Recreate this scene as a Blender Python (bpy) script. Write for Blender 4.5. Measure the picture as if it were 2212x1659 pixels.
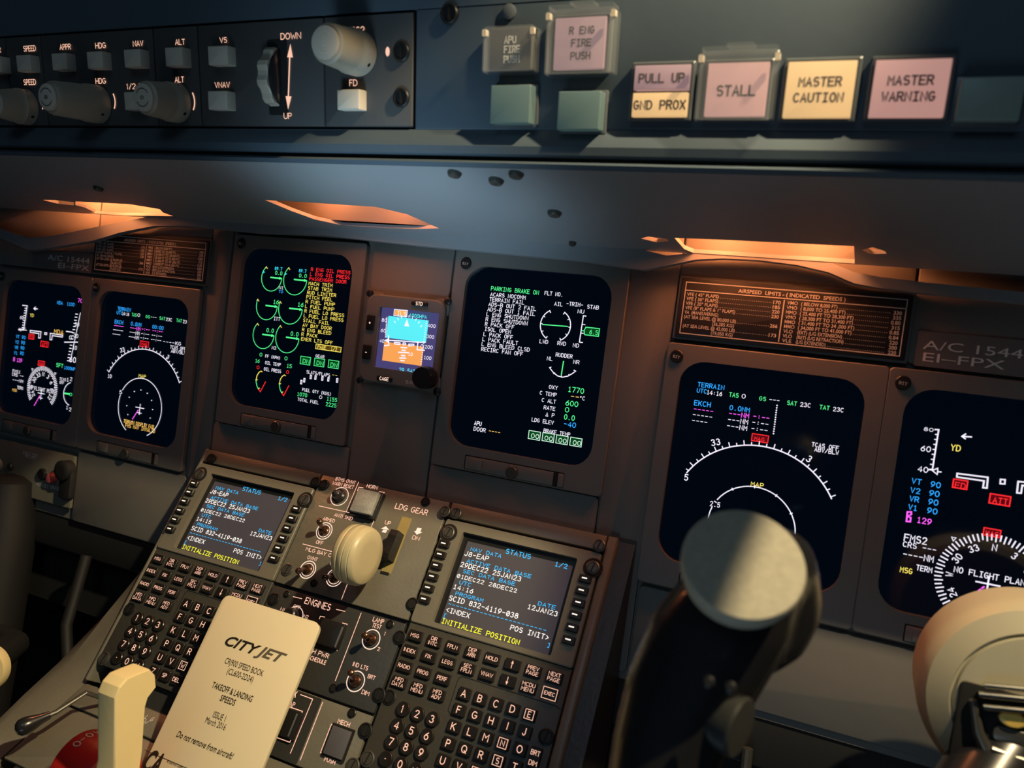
import bpy, math, random
import numpy as np
from mathutils import Matrix, Vector
from mathutils.geometry import tessellate_polygon
random.seed(4)
for o in list(bpy.data.objects): bpy.data.objects.remove(o)
SC = bpy.context.scene; COL = SC.collection
# ---- geometry of the place: "panel" coordinates x right, y up, z from the instrument panel towards the pilots (metres).
# world = (x, -z, y + ZP).  The camera was recovered from the six identical displays.
ZP = 0.95
F = 1635.0
CR = np.array([[.915, .1247, -.3836], [.1322, -.9912, -.007], [-.3811, -.0443, -.9235]])
u_, s_, v_ = np.linalg.svd(CR); CR = u_ @ v_
CP = np.array([.3532, .0095, .5846])
def W3(p): return Vector((p[0], -p[2], p[1] + ZP))
def ray(px, py): return CR.T @ np.array([(px-1106)/F, (py-829.5)/F, 1.0])
def P3(px, py, d): return CP + ray(px, py)*d
# ---- camera
cam = bpy.data.cameras.new('camera'); co = bpy.data.objects.new('camera', cam); COL.objects.link(co)
cx, cy, cz = CR[0], -CR[1], -CR[2]
tw = lambda v: Vector((v[0], -v[2], v[1]))
m = Matrix.Identity(4)
for i, v in enumerate((cx, cy, cz)):
    w = tw(v)
    for j in range(3): m[j][i] = w[j]
m.translation = W3(CP)
co.matrix_world = m
cam.sensor_width = 36; cam.lens = 36*F/2212; cam.clip_start = .02
cam.dof.use_dof = True; cam.dof.focus_distance = .66; cam.dof.aperture_fstop = 7.5
SC.camera = co
# ---- world
wd = bpy.data.worlds.new('night'); SC.world = wd; wd.use_nodes = True
wd.node_tree.nodes['Background'].inputs[0].default_value = (.55, .75, 1, 1)
wd.node_tree.nodes['Background'].inputs[1].default_value = .012
# ---- lights
def lamp(kind, name, p, e, col, size=.05, tgt=None, **k):
    l = bpy.data.lights.new(name, kind); o = bpy.data.objects.new(name, l); COL.objects.link(o)
    l.energy = e; l.color = col
    if kind == 'AREA': l.size = size
    elif kind != 'SUN': l.shadow_soft_size = size
    for a, b in k.items(): setattr(l, a, b)
    o.location = W3(p)
    if tgt is not None: o.rotation_euler = (W3(tgt)-W3(p)).to_track_quat('-Z', 'Y').to_euler()
    return o
WARM = (1, .80, .48)
lamp('SPOT', 'map_light_pedestal', (.66, .62, .42), 58, WARM, .016, (-.12, -.26, .09), spot_size=math.radians(26.5), spot_blend=.35)
LM, LT, LC = Vector((.66, .62, .42)), Vector((.57, -.39, .18)), Vector((.340, -.058, .285))
lamp('SPOT', 'added_cap_spot', LM, 32, WARM, .006, LT, spot_size=2*(LT-LM).angle(LC-LM)+math.radians(1.1), spot_blend=.03)  # added second beam for cap and hub; its cone edge crosses the horn cap
lamp('AREA', 'dome_light', (.2, .75, 1.3), 1.15, (.50, .78, 1), .5, (.1, .15, .1))
lamp('SPOT', 'added_underside_glow', (.10, -.16, .34), 6.0, (.50, .78, 1), .05, (.05, .12, .10), spot_size=math.radians(44), spot_blend=1)  # unseen cool spot, added to brighten the middle of the glareshield underside
lamp('AREA', 'added_low_fill', (.2, -.80, .85), 1.4, (.58, .80, 1), .5, (.0, .1, .08))  # invented fill near the floor, aimed up to lift the dark underside
SC.view_settings.view_transform = 'Standard'; SC.view_settings.look = 'None'
SC.view_settings.exposure = 0; SC.view_settings.gamma = 1; SC.view_settings.use_curve_mapping = False

# ---- materials
def mat(name, col, rough=.5, metal=0, noise=.08, scale=60, bump=0, emit=None, es=1, coat=0, trans=0, alpha=None, spec=.5):
    m = bpy.data.materials.new(name); m.use_nodes = True; nt = m.node_tree; b = nt.nodes['Principled BSDF']
    b.inputs['Base Color'].default_value = (*col, 1); b.inputs['Roughness'].default_value = rough
    b.inputs['Metallic'].default_value = metal; b.inputs['Coat Weight'].default_value = coat
    b.inputs['Specular IOR Level'].default_value = spec
    b.inputs['Transmission Weight'].default_value = trans
    if emit: b.inputs['Emission Color'].default_value = (*emit, 1); b.inputs['Emission Strength'].default_value = es
    if noise or bump:
        tc = nt.nodes.new('ShaderNodeTexCoord'); n = nt.nodes.new('ShaderNodeTexNoise')
        n.inputs['Scale'].default_value = scale; n.inputs['Detail'].default_value = 5
        nt.links.new(tc.outputs['Object'], n.inputs['Vector'])
        if noise:
            mx = nt.nodes.new('ShaderNodeMix'); mx.data_type = 'RGBA'
            mx.inputs[6].default_value = (*[c*(1-noise) for c in col], 1); mx.inputs[7].default_value = (*[min(1, c*(1+noise)) for c in col], 1)
            nt.links.new(n.outputs[0], mx.inputs[0]); nt.links.new(mx.outputs[2], b.inputs['Base Color'])
        if bump:
            bp = nt.nodes.new('ShaderNodeBump'); bp.inputs['Strength'].default_value = bump; bp.inputs['Distance'].default_value = .0006
            n2 = nt.nodes.new('ShaderNodeTexNoise'); n2.inputs['Scale'].default_value = scale*12
            nt.links.new(tc.outputs['Object'], n2.inputs['Vector'])
            nt.links.new(n2.outputs[0], bp.inputs['Height']); nt.links.new(bp.outputs[0], b.inputs['Normal'])
    return m
def em(name, col, s=1.0):
    return mat(name, tuple(c*.3 for c in col), .5, noise=0, emit=col, es=s)
M = dict(
 panel=mat('panel_grey_paint', (.145, .135, .12), .62, noise=.12, scale=9, bump=.15),
 capg=mat('horn_cap_cream', (.58, .53, .40), .4, noise=.25, scale=350, bump=.6),
 unit=mat('display_bezel_grey', (.15, .14, .125), .5, noise=.08, scale=14, bump=.1),
 cdu=mat('keyboard_unit_grey', (.165, .158, .125), .42, noise=.12, scale=22, bump=.25),
 keyback=mat('keyboard_overlay', (.05, .049, .042), .42, noise=.1, scale=22, bump=.25),
 gear=mat('gear_panel_grey', (.15, .142, .11), .36, noise=.2, scale=30, bump=.3),
 dark=mat('pedestal_dark_plate', (.035, .036, .034), .4, noise=.12, scale=20, bump=.3),
 shield=mat('glareshield_paint', (.058, .080, .100), .6, noise=.08, scale=6, bump=.2),
 under=mat('glareshield_underside_paint', (.26, .27, .28), .42, noise=.1, scale=8, bump=.15),
 fcp=mat('control_panel_black', (.060, .058, .056), .5, noise=.1, scale=20, bump=.2),
 black=mat('black_plastic', (.012, .012, .012), .35, noise=.1, scale=40),
 gap=mat('black_gap', (.003, .003, .003), .8, noise=0),
 kick=mat('footwell_black', (.008, .009, .010), .8, noise=.2, scale=5),
 gloss=mat('black_gloss_grip', (.016, .016, .018), .27, noise=.1, scale=30, coat=.3),
 key=mat('key_black', (.014, .012, .011), .32, noise=.1, scale=80),
 lkey=mat('line_key_black', (.016, .014, .012), .3, noise=.1, scale=80),
 bkey=mat('button_grey', (.58, .50, .40), .45, noise=.08, scale=40),
 knob=mat('knob_grey', (.40, .345, .265), .5, noise=.08, scale=40, bump=.2),
 cream=mat('cream_lever', (.86, .70, .36), .4, noise=.05, scale=20, bump=.1),
 gcream=mat('gear_knob_cream', (.52, .46, .28), .38, noise=.05, scale=20, bump=.1),
 hub=mat('yoke_hub_beige', (.50, .45, .31), .5, noise=.05, scale=12, bump=.1),
 paper=mat('laminated_paper', (.80, .70, .47), .38, noise=.03, scale=8, coat=.25),
 ink=mat('ink_black', (.02, .015, .01), .5, noise=0),
 ink2=mat('ink_grey', (.13, .11, .08), .5, noise=0),
 placard=mat('placard_black', (.020, .018, .018), .45, noise=.1, scale=30),
 pwhite=mat('placard_print', (.62, .58, .52), .55, noise=0),
 nplate=mat('name_label', (.13, .12, .115), .5, noise=.06, scale=20),
 nprint=mat('name_print', (.70, .68, .64), .5, noise=0),
 screen=mat('crt_glass', (.002, .003, .006), .08, noise=0, emit=(.0, .002, .006), es=.6),
 lcd=mat('lcd_glass', (.075, .075, .075), .30, noise=0, emit=(.008, .008, .020), es=1, coat=.4),
 screw=mat('screw_dark_steel', (.12, .115, .10), .35, metal=.6, noise=.15, scale=200),
 bscrew=mat('screw_black', (.02, .02, .02), .4, metal=.4, noise=.1, scale=100),
 steel=mat('bright_steel', (.55, .52, .45), .22, metal=1, noise=.1, scale=60),
 toggle=mat('toggle_bronze', (.13, .07, .045), .25, metal=.8, noise=.1, scale=90),
 clear=mat('clear_guard_plastic', (.55, .58, .6), .12, noise=0, spec=.8),
 slot=mat('slot_brass', (.34, .27, .10), .5, noise=.2, scale=120),
 red=mat('red_quadrant', (.45, .015, .012), .4, noise=.1, scale=30),
 rubber=mat('dark_rubber', (.01, .01, .011), .6, noise=.1, scale=30),
 recess=mat('lamp_recess_paint', (.17, .145, .12), .6, noise=.1, scale=15),
 teal=mat('green_lens', (.08, .115, .11), .4, noise=.08, scale=30, emit=(.035, .07, .065), es=.6),
 teal2=mat('dim_lens', (.26, .31, .27), .4, noise=.08, scale=30),
 lcap=mat('lens_surround', (.09, .10, .11), .3, noise=.05, scale=30),
 yellow=mat('yellow_button', (.85, .55, .12), .35, noise=.05, scale=30),
 redb=mat('red_button', (.5, .09, .09), .4, noise=.05, scale=30),
)
b = M['clear'].node_tree.nodes['Principled BSDF']; b.inputs['Alpha'].default_value = .08
LEG = em('backlit_legend', (1, .56, .40), .95); M['leg'] = LEG
M['legw'] = em('backlit_legend_soft', (1, .72, .58), .95)
E = {k: em('glow_'+k, v[0], v[1]) for k, v in dict(
 white=((.92, .88, 1), 1.0), green=((.10, 1, .30), .95), cyan=((.05, .80, 1), 1.0), blue=((.03, .38, 1), 1.1),
 yellow=((1, .82, .14), 1.0), red=((1, .025, .03), 1.1), magenta=((1, .12, .95), 1.1), amber=((1, .58, .12), 1.0), dgreen=((0, .055, .008), 1),
 dred=((.10, 0, .004), 1), damber=((.085, .05, .005), 1), purple=((.06, .052, .17), 1), sky=((.10, .83, .90), 1.0), earth=((.90, .36, .09), 1.0),
 navy=((.01, .10, .14), 1), orange=((1, .42, .08), 1), tick=((1, .9, .78), 1.0), pale=((.62, .9, .72), 1),
 cduw=((.9, .86, .82), 1.05), cdub=((.04, .50, 1), 1.0), cduy=((.95, .92, .03), 1.0), lampo=((1, .40, .15), 3.0)).items()}
LENS = dict(pink=mat('pink_lens', (.22, .13, .12), .4, noise=.05, scale=20, emit=(.52, .27, .23), es=.85),
 pinkdim=mat('pink_lens_dim', (.2, .14, .15), .4, noise=.05, scale=20, emit=(.28, .165, .17), es=.85),
 amber=mat('amber_lens', (.25, .18, .10), .4, noise=.05, scale=20, emit=(.72, .44, .19), es=.92))
INKL = mat('lens_lettering', (.10, .085, .085), .5, noise=0)

# ---- frames
class Frame:
    def __init__(s, O, ux, uy):
        s.O = np.array(O, float); s.ux = np.array(ux, float)/np.linalg.norm(ux); s.uy = np.array(uy, float)/np.linalg.norm(uy); s.n = np.cross(s.ux, s.uy)
    def at(s, px, py, h=0):
        O = s.O+s.n*h; d = ray(px, py); k = ((O-CP)@s.n)/(d@s.n); q = CP+d*k-O
        return (q@s.ux, q@s.uy)
    def P(s, u, v, h=0): return s.O+s.ux*u+s.uy*v+s.n*h
    def mat4(s, u=0, v=0, h=0):
        m = Matrix.Identity(4)
        for i, a in enumerate((s.ux, s.uy, s.n)):
            w = tw(a)
            for j in range(3): m[j][i] = w[j]
        m.translation = W3(s.P(u, v, h)); return m
T_ = .5238; SS = 1.05
FW = Frame((0, 0, 0), (1, 0, 0), (0, 1, 0))                          # instrument panel
po = CP+SS*(np.array([0, -.13, .0374])-CP)
FP = Frame(po, (1, 0, 0), (0, math.cos(T_), -math.sin(T_)))          # sloping centre pedestal
G_ = math.radians(12)
FG = Frame((0, .1478, .15), (1, 0, 0), (0, math.cos(G_), math.sin(G_)))  # glareshield face
FU = Frame((0, .1215, .15), (1, 0, 0), (0, .023, .138))              # underside; v runs back to the pilots
ORG = {}
def thing(name, label, cat, fr, u=0, v=0, h=0, group=None):
    o = bpy.data.objects.new(name, None); COL.objects.link(o); o.empty_display_size = .01
    o.matrix_world = fr.mat4(u, v, h); o['label'] = label; o['category'] = cat
    if group: o['group'] = group
    ORG[o.name] = (u, v, h); return o
def Zv(x0, y0, s): return lambda x, y: (x0+x/s, y0+y/s)

# ---- mesh builder (coordinates are u, v, h of a frame)
def rr(cx, cy, w, h, r=0, n=5):
    r = min(r, w/2-1e-6, h/2-1e-6)
    if r <= 0: return [(cx-w/2, cy-h/2), (cx+w/2, cy-h/2), (cx+w/2, cy+h/2), (cx-w/2, cy+h/2)]
    L = []
    for (sx, sy, a0) in ((1, -1, -90), (1, 1, 0), (-1, 1, 90), (-1, -1, 180)):
        for i in range(n+1):
            a = math.radians(a0+90*i/n); L.append((cx+sx*(w/2-r)+r*math.cos(a), cy+sy*(h/2-r)+r*math.sin(a)))
    return L
def circ(cx, cy, r, n=24, ry=None): return [(cx+r*math.cos(2*math.pi*i/n), cy+(ry or r)*math.sin(2*math.pi*i/n)) for i in range(n)]
def arc(cx, cy, rx, ry, a0, a1, n=10): return [(cx+rx*math.cos(math.radians(a0+(a1-a0)*i/n)), cy+ry*math.sin(math.radians(a0+(a1-a0)*i/n))) for i in range(n+1)]
class MB:
    def __init__(s): s.v = []; s.f = []
    def add(s, v, f):
        k = len(s.v); s.v += [tuple(map(float, a)) for a in v]; s.f += [tuple(i+k for i in q) for q in f]; return s
    def poly(s, L, h): return s.add([(x, y, h) for x, y in L], [tuple(range(len(L)))])
    def loft(s, rings, cap0=False, cap1=True, closed=True):
        n = len(rings[0]); v = [p for r in rings for p in r]; f = []
        for k in range(len(rings)-1):
            for i in range(n if closed else n-1):
                j = (i+1) % n; f.append((k*n+i, k*n+j, (k+1)*n+j, (k+1)*n+i))
        if cap1: f.append(tuple((len(rings)-1)*n+i for i in range(n)))
        if cap0: f.append(tuple(reversed(range(n))))
        return s.add(v, f)
    def box(s, cx, cy, w, h, z0, z1, r=0, b=0, n=4):
        R = [[(x, y, z0) for x, y in rr(cx, cy, w, h, r, n)]]
        if b:
            R.append([(x, y, z1-b) for x, y in rr(cx, cy, w, h, r, n)])
            R.append([(x, y, z1-b*.3) for x, y in rr(cx, cy, w-b*.8, h-b*.8, max(r-b*.4, 0) if r else 0, n)])
            R.append([(x, y, z1) for x, y in rr(cx, cy, w-2*b, h-2*b, max(r-b, 1e-5) if r else 0, n)])
        else: R.append([(x, y, z1) for x, y in rr(cx, cy, w, h, r, n)])
        return s.loft(R, cap0=True)
    def taper(s, cx, cy, w, h, w2, h2, z0, z1, r=0, b=0):
        R = [[(x, y, z0) for x, y in rr(cx, cy, w, h, r)], [(x, y, z1-b) for x, y in rr(cx, cy, w2, h2, r)], [(x, y, z1) for x, y in rr(cx, cy, w2-2*b, h2-2*b, max(r-b, 1e-5) if r else 0)]]
        return s.loft(R, cap0=True)
    def ring(s, outer, inner, z0, z1, b=0, zin=None):
        n = len(outer); zin = z0 if zin is None else zin
        R = [[(x, y, z0) for x, y in outer], [(x, y, z1-b) for x, y in outer]]
        if b:
            cx = sum(p[0] for p in outer)/n; cy = sum(p[1] for p in outer)/n
            xs = max(abs(p[0]-cx) for p in outer); ys = max(abs(p[1]-cy) for p in outer)
            R.append([(cx+(x-cx)*(1-b/xs), cy+(y-cy)*(1-b/ys), z1) for x, y in outer])
        R += [[(x, y, z1) for x, y in inner], [(x, y, zin) for x, y in inner]]
        return s.loft(R, cap1=False)
    def lathe(s, prof, cx=0, cy=0, n=32, rib=0, nr=0):
        R = []
        for r, z in prof:
            R.append([(cx+(r*(1+(rib if (nr and (i*nr*2//n) % 2) else 0)))*math.cos(2*math.pi*i/n), cy+(r*(1+(rib if (nr and (i*nr*2//n) % 2) else 0)))*math.sin(2*math.pi*i/n), z) for i in range(n)])
        return s.loft(R, cap0=True)
    def tube(s, pts, rad, n=12, cap=True):
        pts = [np.array(p, float) for p in pts]; R = []
        rad = rad if isinstance(rad, (list, tuple)) else [rad]*len(pts)
        ref = None
        for i, p in enumerate(pts):
            t = pts[min(i+1, len(pts)-1)]-pts[max(i-1, 0)]; t /= np.linalg.norm(t)
            if ref is None: ref = np.array([0, 0, 1.]) if abs(t[2]) < .9 else np.array([1., 0, 0])
            a = np.cross(t, ref); a /= np.linalg.norm(a); b = np.cross(a, t); ref = b
            R.append([tuple(p+rad[i]*(math.cos(-2*math.pi*k/n)*a+math.sin(-2*math.pi*k/n)*b)) for k in range(n)])
        return s.loft(R, cap0=cap, cap1=cap)
    def line(s, pts, w, h, closed=False):
        P = [np.array(p[:2], float) for p in pts]
        Q = [P[0]]
        for p in P[1:]:
            if np.linalg.norm(p-Q[-1]) > 1e-7: Q.append(p)
        P = Q; n = len(P)
        if n < 2: return s
        if closed and np.linalg.norm(P[0]-P[-1]) < 1e-7: P = P[:-1]; n -= 1
        L = []; Rr = []
        for i in range(n):
            if closed: a = P[i]-P[i-1]; b = P[(i+1) % n]-P[i]
            else: a = P[i]-P[max(i-1, 0)] if i else P[1]-P[0]; b = P[i+1]-P[i] if i < n-1 else a
            a = a/np.linalg.norm(a); b = b/np.linalg.norm(b); na = np.array([-a[1], a[0]]); nb = np.array([-b[1], b[0]])
            m = na+nb; l = np.linalg.norm(m)
            m = na if l < .3 else m/l; k = min(1/max(m@na, .3), 1.6)
            p = P[i].copy()
            if not closed and i == 0: p = p-a*w*.4
            if not closed and i == n-1: p = p+a*w*.4
            L.append(p+m*k*w/2); Rr.append(p-m*k*w/2)
        v = [(q[0], q[1], h) for q in L]+[(q[0], q[1], h) for q in Rr]
        f = [(n+i, n+(i+1) % n, (i+1) % n, i) for i in range(n if closed else n-1)]
        return s.add(v, f)
    def text(s, st, u, v, hgt, adv, w, z, rot=0, slant=0, mono=True):
        x = 0; c_, s_ = math.cos(math.radians(rot)), math.sin(math.radians(rot))
        gw = adv*.70 if mono else adv
        for ch in st:
            g = GL.get(ch, []); k = 1 if mono else PW.get(ch, 1)
            if not mono and ch in '1I': g = g[:1]
            for pl in g:
                q = []
                for (a, b) in pl:
                    X = x+a*gw*(1 if mono else k)+b*hgt*slant; Y = b*hgt
                    q.append((u+X*c_-Y*s_, v+X*s_+Y*c_))
                s.line(q, w, z)
            x += adv if mono else gw*k+hgt*.24
        return s
    def build(s, name, material, parent=None, origin=None, fr=None, smooth=35, label=None, me=None):
        if parent is not None:
            p = parent
            while p.name not in ORG: p = p.parent
            o0 = ORG[p.name]
        else: o0 = origin or (0, 0, 0)
        if me is None:
            me = bpy.data.meshes.new(name)
            me.from_pydata([(a-o0[0], b_-o0[1], c-o0[2]) for a, b_, c in s.v], [], s.f); me.validate(); me.update()
            me.materials.append(material)
            if smooth:
                me.polygons.foreach_set('use_smooth', [True]*len(me.polygons)); me.set_sharp_from_angle(angle=math.radians(smooth))
        o = bpy.data.objects.new(name, me); COL.objects.link(o)
        if parent is not None: o.parent = parent
        elif fr is not None: o.matrix_world = fr.mat4(*o0)
        if label: o['label'] = label
        return o
# ---- stroke font, unit box
def A(cx, cy, rx, ry, a0, a1, n=8): return arc(cx, cy, rx, ry, a0, a1, n)
O_ = [A(.5, .5, .5, .5, 90, 450, 16)]
GL = {
'A': [[(0, 0), (.5, 1), (1, 0)], [(.18, .33), (.82, .33)]],
'B': [[(0, .53), (0, 1), (.6, 1)]+A(.62, .765, .33, .235, 90, -90, 6)+[(0, .53)], [(0, .53), (0, 0), (.6, 0)]+A(.64, .265, .36, .265, -90, 90, 6)],
'C': [A(.52, .5, .52, .5, 48, 312, 12)],
'D': [[(0, 0), (0, 1), (.4, 1)]+A(.4, .5, .6, .5, 90, -90, 10)+[(0, 0)]],
'E': [[(1, 1), (0, 1), (0, 0), (1, 0)], [(0, .52), (.8, .52)]],
'F': [[(1, 1), (0, 1), (0, 0)], [(0, .52), (.8, .52)]],
'G': [A(.5, .5, .5, .5, 48, 345, 12)+[(.98, .46), (.55, .46)]],
'H': [[(0, 0), (0, 1)], [(1, 0), (1, 1)], [(0, .5), (1, .5)]],
'I': [[(.5, 0), (.5, 1)], [(.15, 1), (.85, 1)], [(.15, 0), (.85, 0)]],
'J': [[(.85, 1), (.85, .3)]+A(.45, .3, .4, .3, 0, -160, 7)],
'K': [[(0, 0), (0, 1)], [(.95, 1), (0, .38)], [(.3, .58), (1, 0)]],
'L': [[(0, 1), (0, 0), (1, 0)]],
'M': [[(0, 0), (0, 1), (.5, .45), (1, 1), (1, 0)]],
'N': [[(0, 0), (0, 1), (1, 0), (1, 1)]],
'O': O_, '0': O_,
'P': [[(0, 0), (0, 1), (.6, 1)]+A(.65, .74, .35, .26, 90, -90, 6)+[(0, .48)]],
'Q': O_+[[(.55, .3), (1, -.03)]],
'R': [[(0, 0), (0, 1), (.6, 1)]+A(.62, .75, .35, .25, 90, -90, 6)+[(0, .5)], [(.5, .5), (1, 0)]],
'S': [A(.5, .75, .45, .25, 40, 250, 8)+A(.52, .27, .46, .27, 80, -140, 8)],
'T': [[(0, 1), (1, 1)], [(.5, 1), (.5, 0)]],
'U': [[(0, 1), (0, .38)]+A(.5, .38, .5, .38, 180, 360, 10)+[(1, 1)]],
'V': [[(0, 1), (.5, 0), (1, 1)]],
'W': [[(0, 1), (.24, 0), (.5, .62), (.76, 0), (1, 1)]],
'X': [[(0, 0), (1, 1)], [(0, 1), (1, 0)]],
'Y': [[(0, 1), (.5, .48), (1, 1)], [(.5, .48), (.5, 0)]],
'Z': [[(0, 1), (1, 1), (0, 0), (1, 0)]],
'1': [[(.25, .8), (.55, 1), (.55, 0)], [(.25, 0), (.85, 0)]],
'2': [A(.48, .73, .44, .27, 165, -25, 8)+[(.05, 0), (.98, 0)]],
'3': [A(.46, .765, .4, .235, 150, -80, 7)+A(.45, .27, .48, .27, 80, -150, 8)],
'4': [[(.75, 0), (.75, 1), (0, .3), (1, .3)]],
'5': [[(.9, 1), (.15, 1), (.08, .55)]+A(.46, .32, .48, .32, 115, -145, 9)],
'6': [[(.8, .98), (.35, .72)]+A(.5, .32, .46, .32, 140, 500, 14)],
'7': [[(0, 1), (1, 1), (.35, 0)]],
'8': [A(.5, .77, .38, .23, -90, 270, 12), A(.5, .27, .48, .27, 90, 450, 12)],
'9': [[(.2, .02), (.65, .28)]+A(.5, .68, .46, .32, -40, 320, 14)],
'-': [[(.1, .48), (.9, .48)]], '_': [[(0, .5), (1.1, .5)]], '/': [[(.0, -.05), (1, 1.05)]],
'(': [[(.7, 1.08), (.42, .75), (.42, .22), (.7, -.1)]], ')': [[(.3, 1.08), (.58, .75), (.58, .22), (.3, -.1)]],
'.': [[(.4, .04), (.56, .04)]], ',': [[(.5, .1), (.35, -.14)]], ':': [[(.42, .22), (.58, .22)], [(.42, .68), (.58, .68)]],
'+': [[(.05, .45), (.95, .45)], [(.5, .1), (.5, .8)]], '<': [[(.9, .9), (.2, .5), (.9, .1)]], '>': [[(.1, .9), (.8, .5), (.1, .1)]],
'[': [[(.8, 1.05), (.3, 1.05), (.3, -.1), (.8, -.1)]], ']': [[(.2, 1.05), (.7, 1.05), (.7, -.1), (.2, -.1)]],
'*': [A(.5, .8, .22, .14, 0, 360, 8)], '^': [[(0, 0), (.5, 1), (1, 0), (0, 0)]], '#': O_+[[(.15, .12), (.85, .88)]],
'u': [[(.5, 0), (.5, 1)], [(.25, .66), (.5, 1), (.75, .66)]], 'd': [[(.5, 0), (.5, 1)], [(.25, .34), (.5, 0), (.75, .34)]],
'|': [[(.5, 0), (.5, 1)]], '!': [[(.5, 1), (.5, .3)], [(.45, .02), (.55, .02)]],
}
PW = {'I': .0, '1': .55, 'M': 1.15, 'W': 1.35, ' ': .55, '.': .2, ',': .2, 'L': .8, 'E': .78, 'F': .75, 'S': .85, 'J': .7, 'O': 1.1, 'G': 1.1, 'Q': 1.1, '-': .6, '/': .7, 'T': .85, 'P': .8, 'B': .82, 'R': .86, 'K': .9}
def tx(mb, fr, z, st, x0, y0, x1, hp, h=.0004, wf=.13, mono=True, up=None, mul=1):
    """text whose baseline starts at view pixel (x0,y0) and ends at x1; hp = letter height in view pixels"""
    a = fr.at(*z(x0, y0), h); b_ = fr.at(*z(x1, y0), h); t = fr.at(*z(x0+hp*(up or 0), y0-hp), h)
    wid = abs(b_[0]-a[0]); hg = abs(t[1]-a[1]); n = len(st)
    if mono: mb.text(st, a[0], a[1], hg, wid/(n-.30), hg*wf*mul, h)
    else:
        k = sum(PW.get(c, 1) for c in st); gap = hg*.24*(n-1); g = max((wid-gap)/k, hg*.1); mb.text(st, a[0], a[1], hg, g, hg*wf*mul, h, mono=False)
def box4(fr, z, x0, y0, x1, y1, h=0):
    a = fr.at(*z(x0, y0), h); b_ = fr.at(*z(x1, y1), h)
    return (a[0]+b_[0])/2, (a[1]+b_[1])/2, abs(b_[0]-a[0]), abs(b_[1]-a[1])
def circ3(a, b, c):
    ax, ay = a; bx, by = b; cx_, cy_ = c; d = 2*(ax*(by-cy_)+bx*(cy_-ay)+cx_*(ay-by))
    ux = ((ax*ax+ay*ay)*(by-cy_)+(bx*bx+by*by)*(cy_-ay)+(cx_*cx_+cy_*cy_)*(ay-by))/d
    uy = ((ax*ax+ay*ay)*(cx_-bx)+(bx*bx+by*by)*(ax-cx_)+(cx_*cx_+cy_*cy_)*(bx-ax))/d
    return ux, uy, math.hypot(ax-ux, ay-uy)
def font_mesh(st, hgt, width=None, align='LEFT', bold=0, shear=0):
    """outline lettering from Blender's built-in face as a flat mesh: cap height hgt, optional total width"""
    c = bpy.data.curves.new('t', 'FONT'); c.body = st; c.size = 1; c.resolution_u = 3; c.offset = bold; c.shear = shear
    o = bpy.data.objects.new('t', c); COL.objects.link(o)
    dg = bpy.context.evaluated_depsgraph_get(); me = bpy.data.meshes.new_from_object(o.evaluated_get(dg))
    V = [tuple(v.co) for v in me.vertices]; Fc = [tuple(p.vertices) for p in me.polygons]
    bpy.data.objects.remove(o); bpy.data.curves.remove(c); bpy.data.meshes.remove(me)
    if not V: return [], [], 0
    x0 = min(v[0] for v in V); x1 = max(v[0] for v in V); sy = hgt/.729; sx = sy if width is None else width/(x1-x0)
    w = (x1-x0)*sx; off = {'LEFT': 0, 'CENTER': -w/2, 'RIGHT': -w}[align]
    return [((v[0]-x0)*sx+off, v[1]*sy) for v in V], Fc, w
def ft(mb, st, u, v, h, hgt, **k):
    V, Fc, w = font_mesh(st, hgt, **k); mb.add([(u+a, v+b_, h) for a, b_ in V], Fc); return w
def copy_tree(o, parent=None, skip=()):
    c = o.copy(); COL.objects.link(c)
    if parent is not None: c.parent = parent
    if o.name in ORG: ORG[c.name] = ORG[o.name]
    for ch in o.children:
        if ch.name.split('.')[0] not in skip: copy_tree(ch, c, skip)
    return c
# =====================================================================  STRUCTURE
def struct(name, mb, material, fr=FW, origin=(0, 0, 0)):
    o = mb.build(name, material, None, origin, fr); o['kind'] = 'structure'; return o
HD = .0673                                       # half opening of the display cut-outs
DISP = dict(E1=(-.1231, 0), E2=(.1231, 0), MR=(.3143, -.0584), ML=(-.3143, -.0584), PR=(.4687, -.0584), PL=(-.4687, -.0584))
# instrument panel: one sheet with recessed seams (board pieces)
mb = MB().box(0, -.045, 1.5, .385, -.02, -.0045)
panel = struct('wall_front', mb, M['panel'])
def pboard(x0, x1, y0, y1, z=-.0012, r=.004):
    MB().box((x0+x1)/2, (y0+y1)/2, x1-x0, y1-y0, -.0044, z, r, .0006).build('panel_board', M['panel'], panel)
ORG[panel.name] = (0, 0, 0)
pboard(-.0395, .0425, -.231, .136); pboard(.1995, .2380, -.231, .136); pboard(-.2310, -.2055, -.231, .136)
pboard(.2395, .3995, .0345, .136); pboard(-.3920, -.2325, .0345, .136); pboard(.4010, .7, .0345, .136); pboard(-.7, -.3935, .0345, .136)
pboard(.2395, .7, -.231, -.1600); pboard(-.3900, -.2325, -.237, -.1600)
pboard(-.2040, -.0410, -.231, -.0985); pboard(.0440, .1980, -.231, -.0985)
pboard(-.2040, -.0410, .0925, .136); pboard(.0440, .1980, .0925, .136)
# thin line of the access cover beside the pilot's map display
MB().line([(.2430, -.108), (.2440, -.150), (.2475, -.1555), (.2600, -.1560)], .0009, -.0005).build('panel_seam', M['gap'], panel)
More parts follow.
